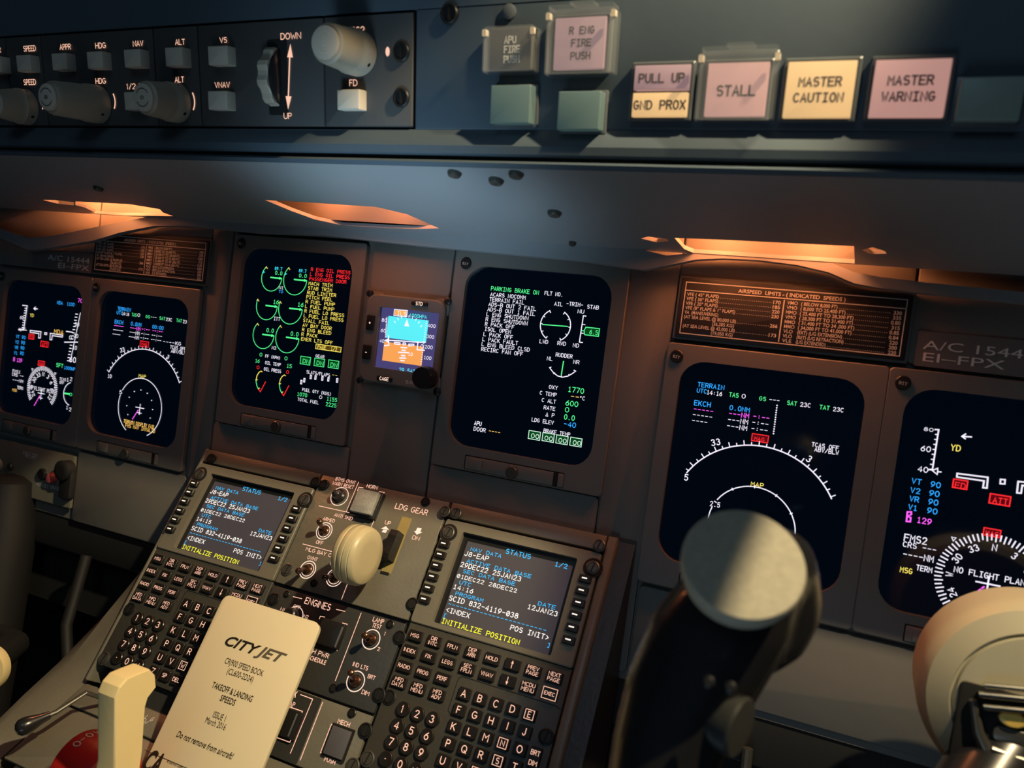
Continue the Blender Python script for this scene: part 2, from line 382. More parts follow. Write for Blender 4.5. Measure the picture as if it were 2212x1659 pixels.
# lower bulkhead and the dark foot wells
mb = MB().box(0, -.255, 1.5, .045, -.04, -.006, 0, .004)
struct('wall_lower', mb, M['kick'])
mb = MB().box(0, -.62, 1.6, .72, -.30, -.27); struct('wall_back', mb, M['kick'])
mb = MB().box(0, -.05, 1.6, .6, -.05, -.03); struct('wall_behind_panel', mb, M['kick'])
mb = MB().add([(-1, -.95, -.3), (1, -.95, -.3), (1, -.95, 1.3), (-1, -.95, 1.3), (-1, -.97, -.3), (1, -.97, -.3), (1, -.97, 1.3), (-1, -.97, 1.3)], [(0, 3, 2, 1), (4, 5, 6, 7), (0, 1, 5, 4), (1, 2, 6, 5), (2, 3, 7, 6), (3, 0, 4, 7)])
struct('floor', mb, M['kick'])
for nm, x in (('wall_left', -.86), ('wall_right', .90)):
    mb = MB().add([(x+a, y, z) for a in (0, .02) for y, z in ((-.97, -.3), (-.97, 1.3), (.13, 1.3), (.13, -.3))], [(0, 3, 2, 1), (4, 5, 6, 7), (0, 1, 5, 4), (1, 2, 6, 5), (2, 3, 7, 6), (3, 0, 4, 7)]); struct(nm, mb, M['kick'])
# ---------------------------------------------------------------- glareshield
gs = thing('glareshield', 'dark blue-grey padded glareshield running across above the instrument panel', 'glareshield', FW, 0, .12, .1)
U0, U1 = -.72, .80
def extr(prof, name, material, x0=U0, x1=U1, parent=gs):
    n = len(prof); v = [(x0, y, z) for y, z in prof]+[(x1, y, z) for y, z in prof]
    f = [(i, (i+1) % n, n+(i+1) % n, n+i) for i in range(n)]+[tuple(reversed(range(n))), tuple(range(n, 2*n))]
    return MB().add(v, f).build(name, material, parent)
def gp(v, h): q = FG.P(0, v, h); return (q[1], q[2])
# padded sill under the control panel, dark groove, lip
extr([gp(-.002, -.010), gp(-.002, -.0012), gp(-.0045, .0006), (.1405, .1515), (.1345, .1535), (.1300, .1520), (.1288, .1480), (.1288, .125), (.150, .125)], 'sill', M['shield'])
extr([(.1288, .1485), (.1262, .1475), (.1262, .13), (.1288, .13)], 'groove', M['gap'])
extr([(.1262, .1500), (.1240, .1530), (.1215, .1515), (.1216, .1485), (.1230, .1300), (.1262, .1300)], 'lip', M['shield'])
extr([gp(.071, -.0005), gp(.135, .0005), gp(.150, -.006), gp(.150, -.09), gp(.071, -.09)], 'hood', M['shield'])
# face of the right hand wing, beside the black control panel; chamfered end at the step
FX = FG.at(895, 200)[0]
MB().box((FX+U1)/2, .0345, U1-FX, .0735, -.08, -.0008, 0, .0012).build('wing_face', M['shield'], gs).matrix_local = gs.matrix_world.inverted() @ FG.mat4(0, .12, .1)
# underside with the three flood-lamp openings
def up(pts): return [FU.at(x, y) for x, y in pts]
VB = -.1425                                            # back edge (towards the panel)
FUv = lambda v: v
holes = dict(
 right=up([(1457, 514), (1560, 518), (1845, 532), (1846, 560), (1843, 585), (1800, 580), (1500, 551), (1478, 538)]),
 centre=up([(572, 432), (632, 435), (812, 447), (880, 463), (948, 493), (900, 495), (850, 493), (740, 487), (680, 474), (630, 456)]),
 left=up([(163, 435), (280, 441), (345, 452), (352, 459), (374, 467), (320, 466), (286, 474), (262, 480), (236, 479), (222, 474), (205, 459), (185, 449), (163, 443)]),
 slit_a=up([(1385, 515), (1400, 511), (1440, 516), (1446, 521), (1420, 524)]), slit_b=up([(1862, 540), (1885, 534), (1912, 543), (1915, 548), (1880, 549)]),
 slit_c=up([(92, 432), (120, 432), (160, 437), (160, 444), (125, 440)]))
for k in holes:                                        # keep every opening inside the sheet
    holes[k] = [(a, max(b_, VB+.002)) for a, b_ in holes[k]]
outer = [(U0, .0005), (U0, VB), (U1, VB), (U1, .0005)]
def area(L): return sum(L[i-1][0]*L[i][1]-L[i][0]*L[i-1][1] for i in range(len(L)))/2
loops = [outer]+[h if area(h) > 0 else h[::-1] for h in holes.values()]
flat = [p for l in loops for p in l]
tris = tessellate_polygon([[Vector((p[0], p[1], 0)) for p in l] for l in loops])
mb = MB(); mb.add([(p[0], p[1], 0) for p in flat], [t for t in tris])
UN = FU.n                                              # underside normal: check it looks down
sg = -1 if UN[1] > 0 else 1
for l in loops[1:]:                                    # thickness of the sheet around each opening
    n = len(l); mb.add([(p[0], p[1], 0) for p in l]+[(p[0], p[1], -sg*.003) for p in l], [(i, (i+1) % n, n+(i+1) % n, n+i) for i in range(n)])
us = mb.build('underside', M['under'], gs, smooth=20)
us.matrix_local = gs.matrix_world.inverted() @ FU.mat4(0, .12, .1)
# lamp recesses: light shells above the openings, each with a small tube lamp
for nm, x0, x1, z0, z1, e in (('right', .215, .385, .006, .075, .52), ('centre', -.135, .07, .028, .128, .20), ('left', -.475, -.245, .002, .075, .60)):
    Z0, Z1 = z0, z1; xm = (x0+x1)/2
    y_top = .150 if nm != 'centre' else .148
    v = [(x0, .104, Z0), (x1, .104, Z0), (x1, .122, Z1), (x0, .122, Z1), (x0+.01, y_top, Z0), (x1-.01, y_top, Z0), (x1-.01, y_top, Z1-.01), (x0+.01, y_top, Z1-.01)]
    f = [(4, 5, 6, 7), (2, 3, 7, 6), (1, 2, 6, 5), (3, 0, 4, 7)]
    if nm == 'centre': f.append((0, 1, 5, 4))
    MB().add(v, f).build('lamp_recess', M['recess'], gs)
    MB().tube([(xm-.04, .138, Z0+.02), (xm+.04, .138, Z0+.02)], .004, 10).build('lamp_tube', E['lampo'], gs)
    for dx in (-.035, .035):
        lamp('POINT', 'flood_lamp', (xm+dx, .130, Z0+.022), e, (1, .30, .10), .012)
# dark trim band with arches over the placards
def band(top, bot, z, name='trim_band'):
    T = [FW.at(x, y, z) for x, y in top]; B = [FW.at(x, y, z) for x, y in bot]; n = len(T)
    R = [[(a, b_, z-.008) for a, b_ in T], [(a, b_, z) for a, b_ in T], [(a, b_, z) for a, b_ in B], [(a, b_, z-.008) for a, b_ in B]]
    MB().loft([[r[i] for r in R] for i in range(n)], cap0=True).build(name, M['under'], gs)
band([(-40, 480), (0, 494), (60, 514), (110, 510), (200, 492), (260, 480), (330, 466), (400, 468), (480, 470), (560, 473), (700, 484), (900, 498), (1100, 512), (1250, 525), (1390, 540), (1440, 552), (1500, 546), (1560, 545), (1640, 547), (1720, 552), (1790, 565), (1845, 588), (1900, 598), (2000, 610), (2300, 640)],
     [(-40, 500), (0, 514), (60, 540), (110, 535), (200, 520), (260, 502), (330, 488), (400, 488), (480, 495), (560, 503), (700, 508), (900, 530), (1100, 549), (1250, 563), (1390, 583), (1440, 574), (1500, 561), (1560, 558), (1640, 562), (1720, 572), (1790, 588), (1845, 612), (1900, 622), (2000, 634), (2300, 664)], .011)
# fixings on the underside
def screwhead(mb, u, v, r, h=0, t=.0014, slot=None):
    mb.lathe([(r, h), (r, h+t*.6), (r*.8, h+t), (r*.3, h+t)], u, v, 20)
for (px, py, r) in ((982, 372, .0048), (1115, 374, .0050), (1072, 388, .0052), (1198, 458, .0052), (213, 405, .0045), (1237, 523, .003)):
    u, v = FU.at(px, py); mb = MB(); mb.lathe([(r, -.001), (r, .0012), (r*.8, .0030), (r*.3, .0036)], u, v, 18)
    o = mb.build('screw', M['screw'], gs); o.matrix_local = gs.matrix_world.inverted() @ FU.mat4(0, .12, .1)
# ---------------------------------------------------------------- autopilot control panel
Za, Zb = Zv(0, 0, 3.95), Zv(500, 0, 3.95)
fc = thing('autopilot_control_panel', 'black autopilot control panel with knobs and square buttons set into the glareshield', 'control panel', FG, -.1, .033, 0)
FXL = -.72
MB().box((FXL+FX)/2-.0008, .0348, FX-FXL-.0016, .0715, -.05, -.0022, 0, .0008).build('face_plate', M['black'], fc)
# plates between grooves: pixel x of the grooves on the bottom edge
gx = [FXL+.002]+[FG.at(x, 262)[0] for x in (28.5, 104, 342, 436)]+[FG.at(x, 264)[0] for x in (702,)]+[FX-.001]
for i in range(len(gx)-1):
    MB().box((gx[i]+gx[i+1])/2, .0345, gx[i+1]-gx[i]-.0014, .0695, -.0022, 0, .0008, .0004).build('plate', M['fcp'], fc)
def fbutton(z, x0, y0, x1, y1, label=None, dep=.0085, material='bkey', par=fc, name='push_button'):
    """front-face corners in view pixels; the cap stands dep proud"""
    cx_, cy_, w, h = box4(FG, z, x0, y0, x1, y1, dep)
    return MB().box(cx_, cy_, w, h, 0, dep, .0007, .0009).build(name, M[material], par, label=label)
for q in ((130, 470, 262, 607), (433, 455, 570, 595), (733, 440, 876, 583), (1050, 422, 1200, 570), (1402, 405, 1558, 563), (1768, 393, 1942, 550), (1768, 775, 1940, 935), (1052, 785, 1200, 938), (-110, 482, 12, 620)):
    fbutton(Za, *q)
fbutton(Za, 432, 880, 545, 938, dep=.006)
fbutton(Zb, 897, 762, 1090, 935)
mb = MB()
L3 = dict(wf=.15, mono=False)
for st, x0, y, x1 in (('SPEED', 203, 438, 305), ('SPEED', 205, 724, 306), ('APPR', 512, 424, 603), ('HDG', 816, 412, 903), ('HDG', 818, 714, 903), ('NAV', 1137, 395, 1222), ('1/2 BANK', 1080, 760, 1320), ('ALT', 1497, 382, 1575), ('ALT', 1494, 702, 1568), ('VS', 1876, 365, 1936), ('VNAV', 1835, 748, 1960), ('APR', -60, 450, 5)):
    mb = MB(); tx(mb, FG, Za, st, x0, y, x1, 44, h=.0006, **L3); mb.build('legend', M['leg'], fc, smooth=0)
for st, x0, y, x1, hp in (('DOWN', 422, 336, 592, 50), ('UP', 448, 1012, 512, 46), ('FD', 1008, 732, 1072, 50), ('CRS2', 985, 288, 1135, 52)):
    mb = MB(); tx(mb, FG, Zb, st, x0, y, x1, hp, h=.0006, **L3); mb.build('legend', M['leg'], fc, smooth=0)
mb = MB()
a = lambda x, y: FG.at(*Zb(x, y), .0006)
mb.line([a(497, 480), a(485, 830)], .0011, .0006)
for tri in (((475, 488), (523, 490), (503, 372)), ((462, 820), (512, 822), (483, 935))):
    t3 = [a(*q) for q in tri]; ar = area(t3); mb.poly(t3 if ar > 0 else t3[::-1], .0006)
mb.build('arrow_legend', M['leg'], fc, smooth=0)
for arcp in (((1198, 362), (1222, 460), (1188, 568)),):
    c3 = circ3(*[a(*q) for q in arcp]); mb = MB(); mb.line(arc(c3[0], c3[1], c3[2], c3[2], 38, -38, 12), .0013, .0006); mb.build('arc_legend', M['leg'], fc, smooth=0)
for arcp in (((346, 800), (368, 875), (350, 958)), ((960, 792), (982, 870), (958, 958)), ((1638, 785), (1660, 865), (1638, 960))):
    t3 = [FG.at(*Za(*q), .0006) for q in arcp]; c3 = circ3(*t3); mb = MB(); mb.line(arc(c3[0], c3[1], c3[2], c3[2], 30, -30, 10), .0011, .0006); mb.build('arc_legend', M['leg'], fc, smooth=0)
p3 = a(1332, 440); mb = MB(); mb.poly(circ(p3[0], p3[1], .0016, 10, .003), .0006)
mb.build('legend', M['leg'], fc)
def gknob(base, L, rb, rt, kind, label):
    """base centre and cap centre in image pixels; radii in metres"""
    u, v = FG.at(*base); k = bpy.data.objects.new('selector_knob', None); COL.objects.link(k); k.parent = fc
    k['label'] = label
    pr = [(rb*1.0, .0005), (rb, L*.30), (rb*.94, L*.34), (rb*.93, L*.42), (rt, L*.86), (rt*.97, L*.93), (rt*.86, L*.965)] if kind != 'hdg' else [(rb, .0005), (rb, L*.28), (rb*.93, L*.36), (rt*1.02, L*.9), (rt*.9, L*.965)]
    MB().lathe(pr, u, v, 48, .02 if kind == 'hdg' else .0, 16).build('knob_body', M['knob'], k)
    MB().lathe([(rt*.80, L*.95), (rt*.80, L*1.02), (rt*.68, L*1.035)], u, v, 32).build('knob_cap', M['bkey'], k)
    mb = MB(); h = L*1.036+.0002
    if kind == 'crs': mb.text('*', u-.0012, v+.0006, .003, .003, .0004, h); mb.line([(u-.0012, v-.002), (u, v+.0018), (u+.0012, v-.002)], .0006, h, True); mb.line(arc(u, v, rt*.5, rt*.5, 40, 140), .0006, h); mb.line(arc(u, v, rt*.5, rt*.5, 220, 320), .0006, h)
    else: mb.text('B' if kind == 'hdg' else 'O', u+.0012, v-.001, .0028, .0028, .0006, h, rot=90); mb.line(arc(u, v, rt*.52, rt*.52, 30, 150), .0007, h); mb.line(arc(u, v, rt*.52, rt*.52, 210, 330), .0007, h)
    mb.build('knob_marking', M['ink2'] if kind != 'crs' else M['pwhite'], k)
    mb = MB()
    for ang in (-35, 60): 
        r_ = rb*1.002; mb.tube([(u+r_*math.cos(math.radians(ang))*.96, v+r_*math.sin(math.radians(ang))*.96, L*.16), (u+r_*math.cos(math.radians(ang))*1.01, v+r_*math.sin(math.radians(ang))*1.01, L*.16)], .0013, 8)
    mb.build('set_screw', M['bscrew'], k)
    return k
gknob((214, 226), .043, .0143, .0120, 'hdg', 'tall grey heading knob with a lettered cap')
gknob((384, 223), .031, .0143, .0120, 'alt', 'grey altitude knob beside the 1/2 BANK button')
gknob((60, 232), .030, .0143, .0108, 'alt', 'grey speed knob cut by the left picture edge')
gknob((775, 116), .036, .0145, .0125, 'crs', 'large grey stepped course knob, highest on the panel')
# pitch thumb wheel in its slot
u, v = FG.at(592, 168)
MB().box(u+.0035, v, .017, .050, -.0021, .0004, .002).build('wheel_slot', M['gap'], fc)
mb = MB(); R0, n = .0232, 44; rings = []
for x, rr_ in ((-.0045, .90), (-.0045, .97), (-.0035, 1), (.0035, 1), (.0045, .97), (.0045, .90)):
    rings.append([(u+x, v+R0*rr_*(1 if (i//2) % 2 == 0 else .93 if rr_ > .95 else 1)*math.cos(2*math.pi*i/n), -.0095+R0*rr_*(1 if (i//2) % 2 == 0 else .93 if rr_ > .95 else 1)*math.sin(2*math.pi*i/n)) for i in range(n)])
mb.loft(rings, cap0=True, cap1=True).build('thumb_wheel', M['knob'], fc, smooth=0)
rings = [[(u+x, v+R0*k*math.cos(2*math.pi*i/40), -.0095+R0*k*math.sin(2*math.pi*i/40)) for i in range(40)] for x, k in ((.0044, .90), (.0060, .90), (.0066, .86))]
MB().loft(rings, cap0=True).build('wheel_side_disc', M['gloss'], fc)
for px, py in ((868, 112), (868, 211), (972, 30)):
    u, v = FG.at(px, py); mb = MB(); mb.lathe([(.0062, 0), (.0062, .0014), (.0054, .0022), (.0046, .0022), (.0046, .0012)], u, v, 22); mb.box(u, v, .0012, .008, .001, .0022)
    mb.build('fastener', M['bscrew'], fc)
# ---------------------------------------------------------------- warning lights on the right wing
def wlight(name, label, px, lens, lines, cap=True, dep=.006, split=None, hf=.18, shift=0):
    """px: lens face rectangle in image pixels"""
    I = Zv(0, 0, 1); cx_, cy_, w, h = box4(FG, I, *px, dep)
    t = thing(name, label, 'warning light', FG, cx_, cy_, 0)
    MB().ring(rr(cx_, cy_, w+.0045, h+.0045, .001), rr(cx_, cy_, w+.0006, h+.0006, .0005), -.004, dep*.75, .0008).build('surround', M['lcap'], t)
    if split:
        h1 = h*.47
        MB().box(cx_, cy_+h/2-h1/2, w, h1, -.003, dep, .0005, .0004).build('lens', LENS[split[0]], t)
        MB().box(cx_, cy_-h/2+h1/2, w, h1, -.003, dep, .0005, .0004).build('lens', LENS[split[1]], t)
    else: MB().box(cx_, cy_, w, h, -.003, dep, .0005, .0004).build('lens', LENS[lens], t)
    mb = MB()
    for st, fy in lines:
        hg = h*hf; aw = hg*.86; W_ = aw*(len(st)-.3)
        mb.text(st, cx_-W_/2+shift*w, cy_+fy*h-hg/2, hg, aw, hg*.22, dep+.0002)
    mb.build('lettering', INKL, t); return t
wlight('ground_proximity_light', 'two-part push light, pink PULL UP above amber GND PROX', (1372, 142, 1482, 252), None, (('PULL UP', .25), ('GND PROX', -.27)), split=('pinkdim', 'amber'), hf=.16)
wlight('stall_warning_light', 'pink STALL push light under a raised clear guard', (1531, 137, 1650, 251), 'pink', (('STALL', -.02),))
wlight('master_caution_light', 'amber MASTER CAUTION push light, the only fully amber one', (1704, 134, 1836, 254), 'amber', (('MASTER', .14), ('CAUTION', -.14)), hf=.15)
wlight('master_warning_light', 'pink MASTER WARNING push light at the right of the row', (1893, 130, 2037, 253), 'pink', (('MASTER', .14), ('WARNING', -.14)), hf=.15)
wlight('engine_fire_light', 'dim pink R ENG FIRE PUSH light under a clear hinged guard', (1200, 40, 1303, 148), 'pinkdim', (('R ENG', .25), ('FIRE', .01), ('PUSH', -.24)), hf=.13, shift=.04)
def guard(label, px, hinge=True):
    cx_, cy_, w, h = box4(FG, Zv(0, 0, 1), *px, .012)
    t = thing('switch_guard', label, 'guard', FG, cx_, cy_, 0)
    mb = MB(); mb.ring(rr(cx_, cy_, w, h, .002), rr(cx_, cy_, w-.003, h-.003, .001), .0002, .0125, .0005); mb.box(cx_, cy_, w-.002, h-.002, .0105, .012, .001)
    mb.build('clear_cover', M['clear'], t)
    if hinge:
        MB().box(cx_, cy_+h/2+.0012, w*.94, .0026, .001, .0125, .0008).build('hinge_bar', M['clear'], t)
        MB().box(cx_, cy_+h/2+.0034, w*.34, .002, .001, .011, .0006).build('hinge_tab', M['clear'], t)
    for s in (-1, 1): MB().box(cx_+s*(w/2-.001), cy_+h/2-.0035, .0026, .004, .009, .0128, .0008).build('hinge_pin', M['bkey'], t)
    return t
guard('clear plastic guard hinged over the dim pink engine fire light', (1182, 22, 1320, 160))
guard('clear plastic guard hinged over the pink STALL light', (1512, 112, 1668, 262))
guard('small clear guard over the unlit black APU FIRE light', (1044, 58, 1150, 155), False)
cx_, cy_, w, h = box4(FG, Zv(0, 0, 1), 1058, 60, 1145, 150, .005)
t = thing('apu_fire_light', 'unlit black APU FIRE PUSH light with pale letters', 'warning light', FG, cx_, cy_, 0)
MB().box(cx_, cy_, w, h, -.002, .005, .0006, .0005).build('lens', M['fcp'], t)
mb = MB()
for st, fy in (('APU', .2), ('FIRE', -.02), ('PUSH', -.25)): hg = h*.15; mb.text(st, cx_-.0035, cy_+fy*h-hg/2, hg, hg*.74, hg*.22, .0053)
mb.build('lettering', M['pwhite'], t)
def plain(label, px, material, dep=.010):
    cx_, cy_, w, h = box4(FG, Zv(0, 0, 1), *px, dep)
    t = thing('status_light', label, 'push light', FG, cx_, cy_, 0)
    MB().box(cx_, cy_, w, h, -.002, dep, .0008, .0008).build('lens', M[material], t)
    MB().box(cx_, cy_, w+.003, h+.003, -.002, .0012, .001, .0004).build('surround', M['lcap'], t); return t
plain('plain green push light under the black APU fire light', (1060, 184, 1143, 267), 'teal')
plain('plain green push light under the engine fire light', (1206, 197, 1293, 281), 'teal')
t = plain('dim two-tone blank push light at the right end of the row', (2078, 166, 2202, 262), 'teal2')
for nm, (px, py) in (('face', (1100, 25)),):
    u, v = FG.at(px, py); mb = MB(); mb.lathe([(.0045, -.0005), (.0045, .0008), (.003, .0014)], u, v, 16)
    t = thing('shield_screw', 'dark screw on the glareshield face above the APU fire light', 'screw', FG, u, v, 0); mb.build('screw_head', M['lcap'], t)
# =====================================================================  DISPLAY UNITS
HG = -.0024                                              # height of the glowing image on the glass
DW, DH = .130, .1544
def sub(a, b_): return (a[0]-b_[0], a[1]-b_[1])
lk = [sub(FW.at(*Zv(960, 800, 5.53)(x, y)), DISP['E2']) for x, y in ((260, 1003), (1445, 1228), (480, 1110), (1190, 1260), (1300, 1290), (1372, 1300), (820, 1212))]
class Unit:
    def __init__(s, key, name, label, bit):
        cx_, cy_ = DISP[key]; s.c = (cx_, cy_)
        s.th = thing(name, label, 'display', FW, cx_, cy_, 0)
        n = 6
        MB().ring(rr(cx_, cy_-.0042, .1545, .1868, .003, n), rr(cx_, cy_, DW, DH, .0185, n), -.004, .0016, .0006, -.0045).build('bezel', M['unit'], s.th)
        s.scr = MB().box(cx_, cy_, DW+.002, DH+.002, -.0052, -.0030, .0185, 0, n).build('screen', M['screen'], s.th)
        # latch at the foot of the bezel
        xl, yt = cx_+lk[0][0], cy_+lk[0][1]; xr = cx_+lk[1][0]; yb = cy_-.0962
        MB().box((xl+xr)/2, (yt+yb)/2, xr-xl, yt-yb, .0010, .0017, .001).build('latch_recess', M['gap'], s.th)
        p = MB().box((xl+xr)/2+.0003, (yt+yb)/2-.0004, xr-xl-.0012, yt-yb-.0012, .0012, .0021, .001, .0004).build('latch_plate', M['unit'], s.th)
        MB().box(cx_+(lk[4][0]+lk[5][0])/2, (yt+yb)/2-.0003, .0042, yt-yb-.001, .0021, .00225).build('latch_slot', M['gap'], p)
        MB().box(cx_+lk[2][0]-.007, (yt+yb)/2-.0003, .0115, yt-yb-.003, .0021, .0032, .0006, .0004).build('latch_tab', M['unit'], p)
        MB().lathe([(.0054, .002), (.0054, .0044), (.0047, .0052), (.001, .0053)], cx_+lk[6][0], cy_+lk[6][1], 24).build('latch_knob', M['screw'], p)
        bx, by = FW.at(*bit)
        b_ = MB().lathe([(.0050, .001), (.0050, .0026), (.0044, .0032), (.001, .0032)], bx, by, 24).build('test_button', M['bscrew'], s.th)
        mb = MB(); mb.text('BIT', bx-.0025, by-.0009, .0018, .0018, .00035, .0034, rot=-8); mb.build('lettering', M['pwhite'], b_)
    def o(s, mb, col, name='readout'): return mb.build(name, E[col], s.scr, smooth=0)
    def t(s, z, col, st, x0, y, x1, hp, wf=.15, **k):
        mb = MB(); tx(mb, FW, z, st, x0, y, x1, hp, h=HG, wf=wf, **k); return s.o(mb, col)
    def p(s, z, *q): return [FW.at(*z(*a), HG) for a in q]
    def ln(s, z, col, pts, w=.0008, closed=False, name='symbol'):
        mb = MB(); mb.line(s.p(z, *pts), w, HG, closed); return s.o(mb, col, name)
    def boxed(s, z, col, fill, st, x0, y0, x1, y1, tx0, ty, tx1, hp, w=.0006):
        cx_, cy_, bw, bh = box4(FW, z, x0, y0, x1, y1, HG); mb = MB()
        L = rr(cx_, cy_, bw, bh); mb.line(L, w, HG, True)
        if fill: MB().poly(L, HG-.0002).build('symbol_field', E[fill], s.scr, smooth=0)
        s.o(mb, col, 'symbol'); s.t(z, col, st, tx0, ty, tx1, hp)
    def char(s, z, col, st, x, y, h, rot=0, adv=None, wf=.16):
        u, v = FW.at(*z(x, y), HG); mb = MB(); mb.text(st, u, v, h, adv or h*.85, h*wf, HG, rot); return s.o(mb, col)
# ---- engine display (left of centre)
Z1, Z2 = Zv(480, 500, 6.9125), Zv(480, 740, 6.9125)
d = Unit('E1', 'engine_display', 'display with green engine dials beside red and yellow alert list', (525, 527))
for st, x, y, x1 in (('R ENG OIL PRESS', 1325, 587, 1915), ('L ENG OIL PRESS', 1312, 657, 1903), ('PASSENGER DOOR', 1300, 727, 1855)): d.t(Z1, 'red', st, x, y, x1, 48)
for st, x, y, x1 in (('MACH TRIM', 1290, 797, 1645), ('STAB TRIM', 1280, 865, 1638), ('RUD LIMITER', 1268, 933, 1700), ('PITCH FEEL', 1257, 1000, 1645), ('R FUEL PUMP', 1245, 1068, 1682), ('L FUEL PUMP', 1238, 1138, 1672), ('R FUEL LO PRESS', 1228, 1208, 1822), ('L FUEL LO PRESS', 1217, 1278, 1812), ('STALL FAIL', 1208, 1348, 1600), ('AV BAY DOOR', 1200, 1418, 1635), ('R ENG BLEED', 1193, 1487, 1628), ('R PACK', 1183, 1555, 1418), ('EMER LTS OFF', 1178, 1625, 1650)): d.t(Z1, 'yellow', st, x, y, x1, 47)
d.boxed(Z2, 'yellow', 'damber', 'PAGE  1/2', 1402, 20, 1768, 144, 1425, 86, 1715, 48)
for (cx_, cy_, tx_, ty_, ry, sx, sy, cy) in ((737, 695, 888, 705, 190, 660, 545, 1), (1088, 725, 1262, 738, 200, 1003, 575, 1), (665, 1112, 822, 1128, 205, 545, 1030, 0), (1018, 1152, 1195, 1172, 208, 885, 1065, 0), (615, 1543, 772, 1562, 205, 528, 1388, 0), (970, 1592, 1145, 1608, 205, 872, 1432, 0)):
    c_ = d.p(Z1, (cx_, cy_))[0]; e_ = d.p(Z1, (tx_, ty_))[0]; r_ = e_[0]-c_[0]; s0 = d.p(Z1, (sx, sy))[0]
    a0 = math.degrees(math.atan2(s0[1]-c_[1], s0[0]-c_[0])); c_ = (c_[0], e_[1]); r2 = r_*1.02
    mb = MB(); mb.line(arc(c_[0], c_[1], r_, r2*1.04, 0, a0-360, 30), .0007, HG); mb.line([(c_[0]-.001, c_[1]+.0002), (c_[0]+r_*.92, c_[1]+.0002)], .0014, HG); mb.line([(c_[0]+r_*.78, c_[1]+.0012), (c_[0]+r_, c_[1]+.0002), (c_[0]+r_*.78, c_[1]-.0008)], .0007, HG)
    d.o(mb, 'green', 'dial')
    e2 = (c_[0]+r_*math.cos(math.radians(a0)), c_[1]+r2*1.04*math.sin(math.radians(a0)))
    mb = MB(); mb.line([(e2[0]-.001, e2[1]-.0012), e2, (e2[0]+.0014, e2[1]-.0016)], .0008, HG); d.o(mb, 'amber', 'dial_mark')
    if cy:
        e3 = (c_[0]+r_*math.cos(math.radians(a0+28)), c_[1]+r_*math.sin(math.radians(a0+28)))
        mb = MB(); mb.line([(e3[0], e3[1]+.001), (e3[0]+.0018, e3[1]), (e3[0], e3[1]-.001)], .0007, HG); d.o(mb, 'cyan', 'dial_mark')
for c, st, x, y, x1, h_ in (('cyan', '89.7', 785, 572, 890, 44), ('green', '0.0', 790, 642, 892, 52), ('cyan', '89.7', 1145, 605, 1252, 44), ('green', '0.0', 1147, 682, 1257, 52), ('white', 'N1', 848, 857, 910, 42), ('blue', 'TO', 842, 915, 902, 40), ('green', '16', 760, 1077, 840, 58), ('green', '16', 1125, 1117, 1208, 58), ('white', 'ITT', 770, 1322, 860, 48), ('green', '0.0', 662, 1500, 764, 58), ('green', '0.0', 1022, 1552, 1133, 58)): d.t(Z1, c, st, x, y, x1, h_)
for c, st, x, y, x1, h_ in (('white', 'N2', 740, 97, 802, 44), ('green', '0', 558, 202, 592, 50), ('white', 'FF (KPH)', 643, 220, 866, 42), ('green', '0', 930, 258, 968, 50), ('green', '16', 492, 294, 553, 50), ('white', 'OIL TEMP', 640, 320, 872, 44), ('green', '15', 962, 370, 1035, 54), ('red', '0', 515, 390, 550, 46), ('white', 'OIL PRESS', 622, 415, 878, 46), ('red', '0', 955, 462, 990, 48), ('white', 'GEAR', 1393, 217, 1523, 42), ('white', 'SLATS/FLAPS', 1258, 458, 1610, 46), ('yellow', '--', 1640, 500, 1718, 40), ('white', 'FUEL QTY (KGS)', 1195, 722, 1630, 44), ('green', '1070', 1117, 792, 1265, 52), ('white', '0', 1447, 835, 1487, 46), ('green', '1155', 1560, 862, 1712, 54), ('white', 'TOTAL FUEL', 1125, 867, 1440, 44), ('green', '2225', 1545, 943, 1702, 54)): d.t(Z2, c, st, x, y, x1, h_)
for x0, y0, x1, y1, a_, b_ in ((1175, 202, 1308, 337, 1203, 302), (1382, 230, 1516, 365, 1410, 330), (1592, 258, 1730, 392, 1618, 358)): d.boxed(Z2, 'green', 'dgreen', 'DN', x0, y0, x1, y1, a_, b_, a_+95, 58)
mb = MB()
for x, y in ((1180, 590), (1225, 562), (1322, 512), (1392, 522), (1495, 535), (1585, 548), (1715, 565)):
    q = d.p(Z2, (x, y))[0]; mb.line(rr(q[0], q[1], .0014, .0034), .0008, HG, True)
d.o(mb, 'white', 'flap_marks')['kind'] = 'stuff'
for dx, dy in ((0, 0), (348, 58)):
    f_ = lambda *q: [(x+dx, y+dy) for x, y in q]
    d.ln(Z2, 'yellow', f_((595, 437), (580, 425), (545, 448), (518, 495), (505, 555)), .0008); d.ln(Z2, 'green', f_((505, 555), (507, 600), (518, 650), (540, 693)), .0008)
    d.ln(Z2, 'red', f_((540, 693), (568, 735), (645, 587)), .0008); d.ln(Z2, 'yellow', f_((500, 560), (525, 556)), .0007); d.ln(Z2, 'yellow', f_((538, 692), (555, 680)), .0008)
